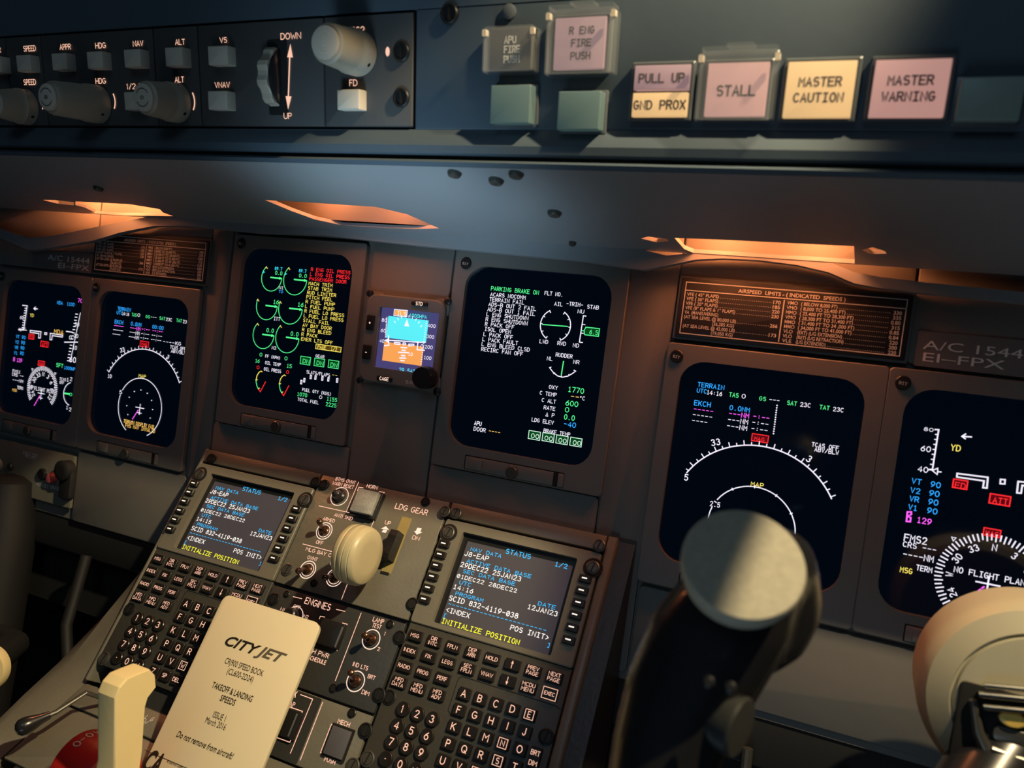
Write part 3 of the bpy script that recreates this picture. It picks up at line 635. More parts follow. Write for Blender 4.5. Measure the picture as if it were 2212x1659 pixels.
# ---- status display (right of centre)
Z3, Z4 = Zv(960, 540, 5.53), Zv(960, 800, 5.53)
d = Unit('E2', 'status_display', 'display with white status list, trim dials and BRAKE TEMP boxes', (1009, 570))
d.t(Z3, 'green', 'PARKING BRAKE ON', 557, 480, 1130, 46)
for st, x, y, x1 in (('FLT NO.', 1197, 535, 1415), ('ACARS NOCOMM', 548, 550, 970), ('TERRAIN FAIL', 538, 609, 955), ('ADS-B OUT 2 FAIL', 527, 668, 1098), ('ADS-B OUT 1 FAIL', 515, 727, 1085), ('L ENG SHUTDOWN', 503, 786, 1005), ('R ENG SHUTDOWN', 493, 845, 995), ('R PACK OFF', 485, 904, 835), ('ISOL OPEN', 480, 963, 793), ('L PACK OFF', 467, 1024, 818), ('L PACK FAULT', 455, 1084, 880), ('L ENG BLEED CLSD', 445, 1143, 1022), ('RECIRC FAN OFF', 440, 1203, 940), ('AIL', 1313, 662, 1408), ('-TRIM-', 1457, 660, 1655), ('STAB', 1705, 697, 1840), ('NU', 1592, 752, 1665), ('LWD', 1137, 1110, 1235), ('RWD', 1350, 1132, 1448), ('ND', 1535, 1157, 1603), ('RUDDER', 1330, 1270, 1528), ('NL', 1225, 1315, 1287), ('NR', 1540, 1355, 1608)): d.t(Z3, 'white', st, x, y, x1, 43)
q = d.p(Z3, (1325, 900), (1147, 885), (1262, 735), (1215, 1050), (1430, 755), (1385, 1070)); c_ = q[0]; R_ = c_[0]-q[1][0]
ang = [math.degrees(math.atan2(p[1]-c_[1], p[0]-c_[0])) for p in q[2:]]
for a0, a1 in ((ang[0], ang[1] % 360), (ang[2], ang[3])):
    mb = MB(); L = arc(c_[0], c_[1], R_, R_, a0, a1, 16)
    k = .88; mb.line([(c_[0]+(L[0][0]-c_[0])*k, c_[1]+(L[0][1]-c_[1])*k)]+L+[(c_[0]+(L[-1][0]-c_[0])*k, c_[1]+(L[-1][1]-c_[1])*k)], .0008, HG)
    for i in (4, 8, 12): mb.line([L[i], (c_[0]+(L[i][0]-c_[0])*k, c_[1]+(L[i][1]-c_[1])*k)], .0006, HG)
    d.o(mb, 'white', 'trim_dial')
d.ln(Z3, 'green', ((1172, 890), (1470, 913))); d.ln(Z3, 'white', ((1690, 790), (1660, 785), (1612, 1100), (1648, 1105))); d.ln(Z3, 'white', ((1645, 888), (1680, 892)), .0006); d.ln(Z3, 'white', ((1630, 992), (1660, 996)), .0006)
q = d.p(Z3, (1668, 965), (1690, 922), (1853, 940), (1840, 1032), (1675, 1012)); MB().poly(q[::-1], HG-.0002).build('symbol_field', E['dgreen'], d.scr, smooth=0)
mb = MB(); mb.line(q, .0007, HG, True); mb.line(d.p(Z3, (1635, 962), (1668, 966)), .0007, HG); d.o(mb, 'green', 'symbol'); d.t(Z3, 'green', '6.5', 1732, 1002, 1830, 50)
d.ln(Z3, 'white', ((1272, 1400), (1255, 1405), (1300, 1463), (1350, 1503), (1410, 1520), (1475, 1506), (1525, 1478), (1568, 1447), (1548, 1437)), .0008)
for a_, b_ in (((1318, 1468), (1305, 1480)), ((1397, 1500), (1398, 1518)), ((1485, 1487), (1490, 1500))): d.ln(Z3, 'white', (a_, b_), .0006)
d.ln(Z3, 'green', ((1422, 1332), (1397, 1488)), .0009)
for c, st, x, y, x1, h_ in (('white', 'OXY', 1248, 217, 1350, 42), ('green', '1770', 1475, 252, 1664, 58), ('white', 'C TEMP', 1140, 287, 1338, 42), ('amber', '--', 1507, 335, 1605, 58), ('white', '*C', 1612, 350, 1675, 44), ('white', 'C ALT', 1163, 373, 1330, 42), ('green', '600', 1447, 415, 1594, 58), ('white', 'RATE', 1187, 462, 1322, 42), ('green', '0', 1440, 495, 1484, 56), ('white', '^ P', 1210, 545, 1310, 42), ('green', '0.0', 1430, 582, 1552, 58), ('white', 'LDG ELEV', 1043, 607, 1305, 42), ('blue', '-40', 1425, 663, 1567, 56), ('white', 'BRAKE TEMP', 1185, 738, 1503, 42), ('white', 'APU', 357, 650, 440, 46), ('white', 'DOOR', 350, 718, 490, 46), ('amber', '----', 528, 745, 665, 50)): d.t(Z4, c, st, x, y, x1, h_)
for x0, y0, tx0, ty in ((1012, 717, 1035, 803), (1177, 742, 1197, 830), (1342, 770, 1363, 857), (1508, 797, 1535, 885)): d.boxed(Z4, 'pale', 'dgreen', '00', x0, y0, x0+124, y0+120, tx0, ty, tx0+92, 50)
# ---- right map display
Z5, Z6 = Zv(1440, 560, 3.95), Zv(1400, 900, 3.95)
d = Unit('MR', 'map_display', 'right map display, large white compass arc reading 5, partly behind the yoke', (1463, 770))
for c, st, x, y, x1, h_ in (('blue', 'TERRAIN', 265, 1085, 492, 36), ('blue', 'UTC', 258, 1135, 340, 34), ('white', '14:16', 342, 1150, 472, 34), ('green', 'TAS', 533, 1170, 612, 34), ('white', '0', 641, 1184, 670, 34), ('green', 'GS', 790, 1202, 846, 32), ('white', '---', 875, 1212, 962, 34), ('green', 'SAT', 1028, 1240, 1110, 34), ('white', '23C', 1140, 1254, 1227, 34), ('green', 'TAT', 1305, 1277, 1388, 34), ('white', '23C', 1420, 1294, 1508, 34), ('blue', 'EKCH', 235, 1243, 374, 40), ('blue', '0.0NM', 537, 1283, 708, 38), ('magenta', '-----', 230, 1292, 398, 34), ('white', '-----', 222, 1340, 390, 34), ('white', '----', 216, 1390, 348, 34), ('magenta', '---NM', 530, 1332, 702, 38), ('white', '---NM', 522, 1384, 694, 38), ('white', '---NM', 514, 1437, 686, 38), ('magenta', '-:--', 737, 1356, 877, 38), ('white', '-:--', 729, 1408, 869, 38), ('white', '-:--', 721, 1460, 861, 38), ('white', 'TCAS OFF', 1238, 1595, 1470, 34), ('white', 'ABV/BLW', 1262, 1637, 1468, 34)): d.t(Z5, c, st, x, y, x1, h_)
mb = MB()
for i in range(13):
    q = d.p(Z5, (942-i*2.5, 1248+i*20))[0]; mb.poly(circ(q[0], q[1], .0006, 6), HG)
d.o(mb, 'white', 'dotted_line')['kind'] = 'stuff'
d.boxed(Z5, 'red', 'dred', 'MAG', 732, 1487, 862, 1568, 748, 1543, 832, 30)
def compass(d, z, pts, ticks, w=.0009, a_off=0, lo=.006, sh=.0035, inward=False):
    q = d.p(z, *pts); c3 = circ3(q[0], q[len(q)//2], q[-1]); a0 = math.degrees(math.atan2(q[0][1]-c3[1], q[0][0]-c3[0])); a1 = math.degrees(math.atan2(q[-1][1]-c3[1], q[-1][0]-c3[0]))
    if a0 < 0 and a0 < -90: a0 += 360
    mb = MB(); mb.line(arc(c3[0], c3[1], c3[2], c3[2], a0, a1, 40), w, HG)
    k = 0
    a = math.ceil((a1-a_off)/5)*5+a_off
    while ticks and a < a0:
        t_ = (lo if round((a-a_off)/5) % 2 == 0 else sh)*.55
        r_ = c3[2]; ca, sa = math.cos(math.radians(a)), math.sin(math.radians(a)); mb.line([(c3[0]+ca*r_, c3[1]+sa*r_), (c3[0]+ca*(r_+t_), c3[1]+sa*(r_+t_))], w*.8, HG); a += 5
    d.o(mb, 'white', 'compass_arc'); return c3
compass(d, Z6, ((330, 478), (460, 360), (590, 283), (860, 243), (1100, 285), (1325, 400), (1565, 700)), True, a_off=2)
d.char(Z6, 'white', '5', 308, 540, .0044); d.char(Z6, 'white', '33', 545, 248, .0044, rot=18); d.char(Z6, 'white', '3', 1345, 372, .0044, rot=-28)
q = d.p(Z6, (590, 708), (735, 612), (920, 600), (1100, 680), (1222, 830), (1252, 985)); c3 = circ3(q[0], q[2], q[4])
A0 = lambda p: math.degrees(math.atan2(p[1]-c3[1], p[0]-c3[0])) % 360
mb = MB(); mb.line(arc(c3[0], c3[1], c3[2], c3[2], A0(q[0]), -30, 30), .0008, HG); mb.line(arc(c3[0], c3[1], c3[2], c3[2], A0(d.p(Z6, (550, 775))[0]), 215, 12), .0008, HG)
for a in range(-30, 200, 30):
    ca, sa = math.cos(math.radians(a+2)), math.sin(math.radians(a+2)); mb.line([(c3[0]+ca*(c3[2]-.0008), c3[1]+sa*(c3[2]-.0008)), (c3[0]+ca*(c3[2]+.0008), c3[1]+sa*(c3[2]+.0008))], .0007, HG)
d.o(mb, 'white', 'range_ring'); d.t(Z6, 'white', '2.5', 528, 760, 612, 40); d.t(Z6, 'yellow', 'MAP', 877, 590, 984, 36)
# ---- right flight display
Z7 = Zv(1880, 700, 2.370)
def plane(d, z, x, y, s, name='aircraft_symbol'):
    c_ = d.p(z, (x, y))[0]; mb = MB(); mb.line([(c_[0], c_[1]+s), (c_[0], c_[1]-s)], s*.16, HG); mb.line([(c_[0]-s*1.05, c_[1]+s*.3), (c_[0]+s*1.05, c_[1]+s*.3)], s*.16, HG); mb.line([(c_[0]-s*.5, c_[1]-s*.7), (c_[0]+s*.5, c_[1]-s*.7)], s*.16, HG); d.o(mb, 'white', name)
def dashes(d, z, a, b_, n, col='magenta'):
    mb = MB(); q0, q1 = d.p(z, a, b_)
    for i in range(n):
        s0, s1 = i/n, (i+.55)/n; mb.line([(q0[0]+(q1[0]-q0[0])*s0, q0[1]+(q1[1]-q0[1])*s0), (q0[0]+(q1[0]-q0[0])*s1, q0[1]+(q1[1]-q0[1])*s1)], .0010, HG)
    d.o(mb, col, 'course_line')
d = Unit('PR', 'flight_display', 'flight display with clear FMS2 compass, cut by right edge', (1950, 827))
for c, st, x, y, x1, h_ in (('white', '60', 258, 648, 308, 26), ('white', '40', 243, 753, 294, 26), ('yellow', 'YD', 412, 645, 460, 29), ('blue', 'VT', 212, 815, 260, 26), ('blue', '90', 309, 832, 358, 27), ('blue', 'V2', 206, 862, 254, 26), ('blue', '90', 302, 877, 352, 27), ('blue', 'VR', 201, 905, 247, 26), ('blue', '90', 297, 921, 346, 27), ('blue', 'V1', 195, 949, 238, 26), ('blue', '90', 291, 966, 341, 27), ('magenta', '129', 238, 1015, 312, 28), ('white', 'FMS2', 173, 1108, 290, 34), ('white', 'CRS ---', 167, 1138, 340, 26), ('white', '----NM', 167, 1190, 325, 30), ('yellow', 'MSG', 152, 1268, 214, 26), ('white', 'TERM', 235, 1258, 316, 26), ('white', 'NO FLIGHT PLAN', 428, 1268, 800, 28)): d.t(Z7, c, st, x, y, x1, h_)
d.t(Z7, 'white', '80', 274, 545, 322, 17)
d.ln(Z7, 'white', ((332, 540), (350, 541), (318, 746), (300, 745)), .0009)
for i in range(8): d.ln(Z7, 'white', ((334-i*4.2, 565+i*25.5), (346-i*4.2, 566+i*25.5)), .0007)
d.ln(Z7, 'white', ((362, 757), (345, 756), (345, 738), (318, 750), (342, 770), (345, 756)), .0008)
d.ln(Z7, 'white', ((518, 578), (470, 575)), .0009); d.ln(Z7, 'white', ((488, 563), (470, 575), (486, 587)), .0009)
d.ln(Z7, 'white', ((445, 765), (602, 785), (597, 840), (577, 838), (582, 803), (443, 783)), .0010, True)
d.ln(Z7, 'white', ((667, 795), (690, 797), (688, 819), (665, 817)), .0009, True); d.ln(Z7, 'white', ((757, 806), (900, 822), (899, 840), (778, 826), (772, 866), (751, 864)), .0010, True)
d.boxed(Z7, 'red', 'dred', 'FD', 427, 793, 493, 847, 433, 836, 486, 27, .0008); d.boxed(Z7, 'red', 'dred', 'ATT', 615, 868, 712, 933, 627, 914, 702, 29, .0008); d.boxed(Z7, 'red', 'dred', 'MAG', 583, 1042, 663, 1094, 590, 1078, 656, 22, .0007)
d.ln(Z7, 'magenta', ((190, 962), (185, 1010), (205, 1012), (207, 990), (190, 985), (210, 975), (210, 962), (190, 962)), .0010)
def hsi(d, z, cen, edge, r_out=1.0, labels=True, hh=.0040, num=('33', '30', 'W', '24', 'N', '3', '6', 'E', '12', '15'), a_from=-40, a_to=222):
    c_, e_ = d.p(z, cen, edge); R_ = math.hypot(c_[0]-e_[0], c_[1]-e_[1]); mb = MB()
    a = a_from
    while a <= a_to:
        ca, sa = math.cos(math.radians(a)), math.sin(math.radians(a)); l = .0045 if (a % 10 == 0) else .0036
        mb.line([(c_[0]+ca*R_, c_[1]+sa*R_), (c_[0]+ca*(R_-l), c_[1]+sa*(R_-l))], .0009, HG); a += 5
    d.o(mb, 'white', 'compass_ticks')['kind'] = 'stuff'
    for nm, a in (('33', 120), ('30', 150), ('W', 180), ('24', 210), ('N', 90), ('3', 60), ('6', 30), ('E', 0), ('12', -30)):
        ca, sa = math.cos(math.radians(a)), math.sin(math.radians(a)); r_ = R_-.0085; rot = a-90; w = hh*.85*len(nm)*.5-.0004
        if a == 180 or a == 210 or a == -30 or a == 0: pass
        mb = MB(); mb.text(nm, c_[0]+ca*r_-w*math.cos(math.radians(rot))+hh*.5*math.sin(math.radians(rot)), c_[1]+sa*r_-w*math.sin(math.radians(rot))-hh*.5*math.cos(math.radians(rot)), hh, hh*.85, hh*.16, HG, rot); d.o(mb, 'white')
    mb = MB()
    for a in (45, 135):
        ca, sa = math.cos(math.radians(a)), math.sin(math.radians(a)); p = (c_[0]+ca*(R_+.0022), c_[1]+sa*(R_+.0022)); mb.line([(p[0]-.0013, p[1]+.001), (p[0]+.0013, p[1]+.001), (p[0], p[1]-.0014)], .0006, HG, True)
    d.o(mb, 'white', 'bearing_marks')
hsi(d, Z7, (610, 1322), (330, 1290)); plane(d, Z7, 600, 1345, .0065); dashes(d, Z7, (582, 1345), (472, 1425), 6)
# ---- left map display
Z8, Z9 = Zv(0, 420, 4.608), Zv(0, 740, 4.608)
d = Unit('ML', 'map_display', 'left map display with amber TERRAIN DISPLAY FAIL over oval range ring', (212, 621))
for c, st, x, y, x1, h_ in (('blue', 'TERRAIN', 1170, 1150, 1298, 32), ('blue', 'UTC', 1162, 1190, 1220, 30), ('white', '14:16', 1217, 1200, 1282, 30), ('green', 'TAS', 1310, 1210, 1358, 30), ('white', '0', 1368, 1214, 1390, 30), ('green', 'GS', 1450, 1228, 1490, 28), ('white', '---', 1500, 1232, 1556, 28), ('green', 'SAT', 1587, 1245, 1642, 30), ('white', '23C', 1652, 1257, 1710, 30), ('green', 'TAT', 1755, 1267, 1808, 30), ('white', '23', 1820, 1279, 1856, 30), ('blue', 'EKCH', 1142, 1282, 1222, 34), ('blue', '0.0NM', 1303, 1302, 1405, 34), ('blue', '00:00', 1517, 1333, 1625, 34), ('magenta', '_____', 1135, 1320, 1226, 34), ('white', '_____', 1127, 1362, 1220, 34), ('white', '____', 1120, 1404, 1193, 34), ('magenta', '___NM', 1297, 1342, 1395, 32), ('white', '___NM', 1290, 1385, 1387, 32), ('white', '___NM', 1282, 1430, 1380, 32), ('magenta', '-:-- --:--', 1410, 1355, 1620, 34), ('white', '-:-- --:--', 1404, 1400, 1612, 34), ('white', '-:-- --:--', 1397, 1442, 1604, 34), ('white', '----KG', 1622, 1478, 1800, 32), ('white', 'TCAS OFF', 1693, 1532, 1850, 32), ('white', 'ABV/BLW', 1703, 1572, 1850, 32)): d.t(Z8, c, st, x, y, x1, h_)
d.boxed(Z8, 'red', 'dred', 'MAG', 1397, 1457, 1474, 1523, 1407, 1500, 1460, 26)
compass(d, Z9, ((1083, 293), (1220, 115), (1415, 65), (1640, 165), (1785, 400)), True, a_off=1)
d.char(Z9, 'white', '33', 1200, 98, .0042, rot=20); d.char(Z9, 'white', '3', 1655, 155, .0042, rot=-25); d.t(Z9, 'white', '10', 1070, 348, 1107, 34); d.t(Z9, 'yellow', 'MAP', 1380, 345, 1447, 32)
q = d.p(Z9, (1220, 470), (1405, 355), (1585, 540), (1605, 690), (1545, 850)); c3 = circ3(q[0], q[1], q[3])
mb = MB(); mb.line(arc(c3[0], c3[1], c3[2], c3[2], A0(q[0]), -62, 34), .0008, HG); mb.line(arc(c3[0], c3[1], c3[2], c3[2], A0(d.p(Z9, (1200, 525))[0]), 238, 16), .0008, HG); d.o(mb, 'white', 'range_ring')
d.t(Z9, 'white', '5', 1188, 508, 1212, 34)
mb = MB()
for k in range(12):
    a = math.radians(30*k+2); mb.poly(circ(c3[0]+math.cos(a)*c3[2]*.6, c3[1]+math.sin(a)*c3[2]*.6, .0007, 6), HG)
d.o(mb, 'white', 'ring_dots')['kind'] = 'stuff'
plane(d, Z9, 1390, 665, .0055); dashes(d, Z9, (1375, 672), (1312, 770), 5)
d.t(Z9, 'amber', 'TERRAIN DISPLAY FAIL', 1230, 795, 1545, 32); d.t(Z9, 'amber', 'FMS NAV INVALID', 1247, 838, 1545, 34)
# ---- left flight display
d = Unit('PL', 'flight_display', 'flight display cut by left picture edge, reading MDA and FMS1', (8, 597))
d.t(Z8, 'blue', 'MDA  1100', 568, 1090, 740, 30); d.t(Z8, 'magenta', '70', 773, 1072, 820, 36); d.t(Z8, 'amber', 'MDA', 538, 1383, 628, 40)
d.ln(Z8, 'white', ((225, 1104), (270, 1108), (235, 1350), (190, 1345)), .0011); d.ln(Z8, 'white', ((370, 1140), (338, 1136)), .0012); d.ln(Z8, 'white', ((352, 1120), (338, 1136), (350, 1150)), .001)
for i in range(9): d.ln(Z8, 'white', ((248-i*3.6, 1132+i*24), (262-i*3.6, 1133+i*24)), .0009)
d.t(Z8, 'white', '60', 198, 1238, 232, 30); d.t(Z8, 'white', '40', 180, 1355, 212, 28); d.ln(Z8, 'white', ((262, 1352), (235, 1348), (222, 1338), (250, 1330)), .0009)
d.t(Z8, 'yellow', 'YD', 298, 1215, 332, 30)
d.ln(Z8, 'white', ((300, 1353), (408, 1367), (400, 1430), (382, 1428), (388, 1385), (300, 1372)), .0010, True); d.ln(Z8, 'white', ((500, 1383), (622, 1400), (620, 1420), (520, 1405), (514, 1448), (497, 1446)), .0010, True); d.ln(Z8, 'white', ((445, 1375), (465, 1378), (463, 1395), (443, 1392)), .001, True)
d.boxed(Z8, 'red', 'dred', 'FD', 289, 1388, 335, 1443, 297, 1430, 330, 28, .0008); d.boxed(Z8, 'red', 'dred', 'ATT', 408, 1459, 476, 1522, 418, 1506, 468, 30, .0008); d.boxed(Z9, 'red', 'dred', 'MAG', 382, 179, 439, 236, 388, 220, 434, 26, .0007)
for i, st in enumerate(('VT', 'V2', 'VR', 'V1')): d.t(Z8, 'blue', st, 160-i*7, 1428+i*54, 190-i*7, 30); d.t(Z8, 'blue', '90', 217-i*6, 1436+i*53, 250-i*6, 32)
d.t(Z9, 'magenta', 'B 129', 132, 183, 216, 36)
d.ln(Z8, 'white', ((800, 1180), (700, 1659)), .0009)
for i in range(16): d.ln(Z8, 'white', ((752-i*5.5, 1190+i*31), (772-i*5.5, 1192+i*31)), .0009)
for st, x, y in (('30', 745, 1308), ('20', 735, 1423), ('10', 722, 1540), ('0', 688, 1440)): d.t(Z8, 'white', st, x, y, x+20*len(st), 36)
d.ln(Z8, 'white', ((660, 1363), (720, 1372)), .0011); d.ln(Z8, 'white', ((642, 1470), (772, 1470)), .0011)
d.t(Z9, 'white', '60', 690, 190, 752, 50); d.t(Z9, 'green', '5FT', 560, 240, 626, 36); d.t(Z9, 'blue', '1000HP', 637, 262, 745, 30)
for st, x, y, x1 in (('FMS1', 125, 295, 200), ('CRS --', 120, 328, 232), ('---NM', 125, 382, 228), ('TERM', 170, 458, 226)): d.t(Z9, 'white', st, x, y, x1, 28)
d.t(Z9, 'amber', 'MSG', 122, 482, 165, 26); d.t(Z9, 'white', 'NO FLIGHT PLAN', 288, 460, 540, 34)
hsi(d, Z9, (418, 455), (420, 238), hh=.0042); plane(d, Z9, 408, 520, .0052); dashes(d, Z9, (395, 530), (335, 635), 5)
d.t(Z9, 'white', 'TCAS', 592, 372, 655, 26); d.t(Z9, 'white', 'OFF', 592, 408, 635, 26)
q = d.p(Z9, (700, 400), (632, 510), (685, 622)); c3 = circ3(*q); mb = MB(); mb.line(arc(c3[0], c3[1], c3[2], c3[2], A0(q[0]), A0(q[2]), 14), .0009, HG); d.o(mb, 'white', 'climb_scale')
for st, x, y in (('1', 662, 385), ('2', 695, 378), ('1', 655, 660), ('2', 687, 680)): d.t(Z9, 'white', st, x, y, x+20, 34)
d.ln(Z9, 'green', ((640, 505), (690, 513)), .0018); d.t(Z9, 'green', '0', 690, 528, 715, 28)
# ---------------------------------------------------------------- placards
def placard(label, key, box, view, rows_l, rows_r, title, frame_pts):
    (x0, y0), (x1, y1) = box; cx_, cy_ = (x0+x1)/2, (y0+y1)/2; w, h = x1-x0, y1-y0
    t = thing('speed_placard', label, 'placard', FW, cx_, cy_, 0)
    MB().box(cx_, cy_, w+.0035, h+.0035, -.0012, .0008, .001).build('mounting_plate', M['nplate'], t)
    MB().box(cx_, cy_, w, h, .0008, .0022, .001, .0003).build('plate', M['placard'], t)
    z = .0024; wh = M['pwhite']
    def o(mb): return mb.build('print', wh, t, smooth=0)
    L = x0+.0035; R = x1-.0035; T = y1-.0030; B = y0+.0028
    mb = MB(); mb.line([(L, B), (R, B), (R, T), (L, T)], .0007, z, True); mb.line([(L, T-.0062), (R, T-.0062)], .0007, z); xm = L+(R-L)*.475; mb.line([(xm, T-.0062-.0014), (xm, B+.0014)], .0008, z); mb.build('border', wh, t, smooth=0)
    mb = MB(); ft(mb, title, (L+R)/2, T-.0047, z, .0028, width=.0735, align='CENTER', bold=.02); o(mb)
    top = T-.0062-.0040; st = (top-(B+.0012))/8
    for i, (a_, n_) in enumerate(rows_l):
        y = top-i*st; mb = MB()
        if a_: 
            kg = a_.startswith('  '); s_ = a_.strip(); ww = .00148*len(s_)*(1 if not kg else .98); w1 = ft(mb, s_, L+.0016+(.0215 if kg else 0), y, z, .0026, width=ww, bold=.012); o(mb)
        if n_:
            mb = MB(); ft(mb, n_, xm-.0022, y-.0006, z, .0026, width=.0052, align='RIGHT', bold=.02); o(mb)
            xs = L+.0016+w1+.001+(0); mb = MB(); k = xs
            while k < xm-.0085: mb.add([(k, y, z), (k+.0004, y, z), (k+.0004, y+.0004, z), (k, y+.0004, z)], [(0, 1, 2, 3)]); k += .0013
            mb.build('dotted_leader', wh, t, smooth=0)['kind'] = 'stuff'
    for i, (a_, b_, n_) in enumerate(rows_r):
        y = top-i*st; mb = MB(); ft(mb, a_, xm+.0022, y, z, .0026, width=.0072 if a_[0] != 'V' or a_[1] == 'M' else .0064, bold=.012); o(mb)
        mb = MB(); w1 = ft(mb, b_, xm+.0118, y, z, .0026, width=.00142*len(b_), bold=.012); o(mb)
        mb = MB(); ft(mb, n_, R-.0022, y-.0006, z, .0026, width=.0052+(.0008 if '.' in n_ else 0), align='RIGHT', bold=.02); o(mb)
        mb = MB(); k = xm+.0118+w1+.001
        while k < R-.0095: mb.add([(k, y, z), (k+.0004, y, z), (k+.0004, y+.0004, z), (k, y+.0004, z)], [(0, 1, 2, 3)]); k += .0013
        mb.build('dotted_leader', wh, t, smooth=0)['kind'] = 'stuff'
    return t
RL = [('VFE ( 45° FLAPS)', '170'), ('VFE ( 30° FLAPS)', '185'), ('VFE ( 20° FLAPS)', '220'), ('VFE (8° FLAPS & 1° FLAPS)', '230'), ('VA  (MANEUVERING)', None), ('(AT SEA LEVEL @ 80,000 LB)', '266'), ('    (36,285 KG)', None), ('(AT SEA LEVEL @ 42,000 LB)', '173'), ('    (19,050 KG)', None)]
RR = [('VMO', '( BELOW 8,000 FT)', '330'), ('VMO', '( 8,000 TO 25,400 FT)', '335'), ('MMO', '( 25,400 FT TO 28,300 FT)', '0.80'), ('VMO', '( 28,300 FT TO 31,400 FT)', '315'), ('MMO', '( 31,400 FT TO 34 ,000 FT)', '0.85'), ('MMO', '( 34,000 FT TO 41,000 FT)', '0.84'), ('VLO', '(EXT) (L/G EXTENSION)', '220'), ('VLO', '(RET) (L/G RETRACTION)', '200'), ('VLE', '(L/G EXTENDED)', '220')]
TT = 'AIRSPEED  LIMITS - ( INDICATED  SPEEDS )'
placard('black airspeed limits placard lit orange above the right map display', 'R', ((.2415, .0358), (.3995, .0805)), None, RL, RR, TT, None)
placard('smaller-looking black airspeed limits placard above the left map display', 'L', ((-.3925, .0370), (-.2318, .0805)), None, RL, RR, TT, None)
for lab, (x0, x1, y0, y1), pts in (('grey registration label right of the orange-lit airspeed placard', (.4055, .56, .0335, .0575), ((.4095, .0455, .0655, 'A/C 15444'), (.4105, .0372, .048, 'EI–FPX'))),
                                   ('grey registration label left of the far airspeed placard', (-.492, -.396, .0355, .0565), ((-.4665, .0452, .0665, 'A/C 15444'), (-.4485, .0375, .0490, 'EI–FPX')))):
    t = thing('registration_label', lab, 'label', FW, (x0+x1)/2, (y0+y1)/2, 0)
    MB().box((x0+x1)/2, (y0+y1)/2, x1-x0, y1-y0, -.0012, .0004, .001).build('label_plate', M['nplate'], t)
    for x, y, w, st in pts:
        mb = MB(); ft(mb, st, x, y, .0006, .0062, width=w); mb.build('print', M['nprint'], t, smooth=0)
# ---------------------------------------------------------------- standby instrument
ZS = Zv(760, 600, 6.379)
cx_, cy_, w, h = box4(FW, ZS, 165, 260, 1190, 1530); cx_, cy_ = .0011, .0006
t = thing('standby_instrument', 'small square standby instrument with blue and orange horizon between the central displays', 'instrument', FW, cx_, cy_, 0)
hs = .0015; zb = .006
sx0, sy1 = FW.at(*ZS(395, 400), zb); sx1, sy0 = FW.at(*ZS(1110, 1345), zb); scx, scy, sw, sh = box4(FW, ZS, 395, 400, 1108, 1345, zb)
ox0 = FW.at(*ZS(150, 900), zb)[0]; ox1 = FW.at(*ZS(1255, 700), zb)[0]; oy1 = FW.at(*ZS(700, 260), zb)[1]; oy0 = FW.at(*ZS(700, 1500), zb)[1]
MB().ring(rr((ox0+ox1)/2, (oy0+oy1)/2, ox1-ox0, oy1-oy0, .009, 5), rr(scx, scy, sw, sh, .001, 5), -.004, zb+.001, .0012, 0).build('bezel', M['unit'], t)
for sx in (-1, 1):
    for sy in (-1, 1):
        MB().box((ox0+ox1)/2+sx*(ox1-ox0-.012)/2, (oy0+oy1)/2+sy*(oy1-oy0-.012)/2, .016, .016, -.002, .0025, .006, .0006).build('mounting_lug', M['unit'], t)
        mb = MB(); mb.lathe([(.0032, .0025), (.0032, .0045), (.002, .0052)], (ox0+ox1)/2+sx*(ox1-ox0+.0005)/2, (oy0+oy1)/2+sy*(oy1-oy0+.0005)/2, 16); mb.build('screw', M['bscrew'], t)
scr = MB().box(scx, scy, sw+.001, sh+.001, -.002, .0030, .001).build('screen', E['purple'], t)
HS = .0033
def so(mb, col, name='symbol', mt=None): return mb.build(name, mt or E[col], scr, smooth=0)
def sp(*q): return [FW.at(*ZS(*a), HS) for a in q]
def srect(x0, y0, x1, y1, col, h=HS):
    a_, b_ = FW.at(*ZS(x0, y0), h), FW.at(*ZS(x1, y1), h); mb = MB(); mb.add([(a_[0], b_[1], h), (b_[0], b_[1], h), (b_[0], a_[1], h), (a_[0], a_[1], h)], [(0, 1, 2, 3)]); return so(mb, col, 'symbol_field')
srect(505, 525, 1022, 895, 'sky', HS-.0002); srect(447, 880, 960, 1215, 'earth', HS-.0002); srect(770, 455, 1110, 570, 'navy', HS-.0003); srect(598, 442, 755, 527, 'orange', HS-.0001)
def st_(c, s, x, y, x1, hp, wf=.15): mb = MB(); tx(mb, FW, ZS, s, x, y, x1, hp, h=HS+.0002, wf=wf); return so(mb, c, 'readout')
mb = MB(); mb.line(sp((588, 437), (765, 452), (758, 538), (580, 520)), .0008, HS+.0001, True); so(mb, 'white')
for c, s, x, y, x1, hp in (('white', 'ILS', 625, 510, 745, 48), ('sky', '1000hPA', 790, 540, 1030, 48), ('white', '80', 412, 602, 480, 44), ('white', '60', 398, 745, 465, 44), ('white', '40', 383, 888, 442, 44), ('white', '400', 1045, 678, 1150, 44), ('white', '300', 1030, 828, 1130, 44), ('white', '0', 945, 970, 985, 52), ('white', '200', 1003, 970, 1110, 44), ('white', '100', 990, 1118, 1092, 44), ('sky', '29.54I', 650, 1292, 870, 54), ('white', '10', 775, 1070, 835, 44)): st_(c, s.upper(), x, y, x1, hp)
mb = MB(); mb.line(sp((500, 860), (912, 888)), .0010, HS+.0001); mb.line(sp((912, 888), (1010, 890)), .0009, HS+.0001); mb.line(sp((912, 885), (900, 990), (1000, 1000)), .0011, HS+.0001); mb.line(sp((585, 890), (665, 897), (663, 920), (590, 912)), .0009, HS+.0001, True); mb.line(sp((785, 915), (855, 915), (855, 935), (785, 940)), .0009, HS+.0001, True); mb.line(sp((708, 897), (742, 900), (740, 925), (706, 922)), .0009, HS+.0001, True)
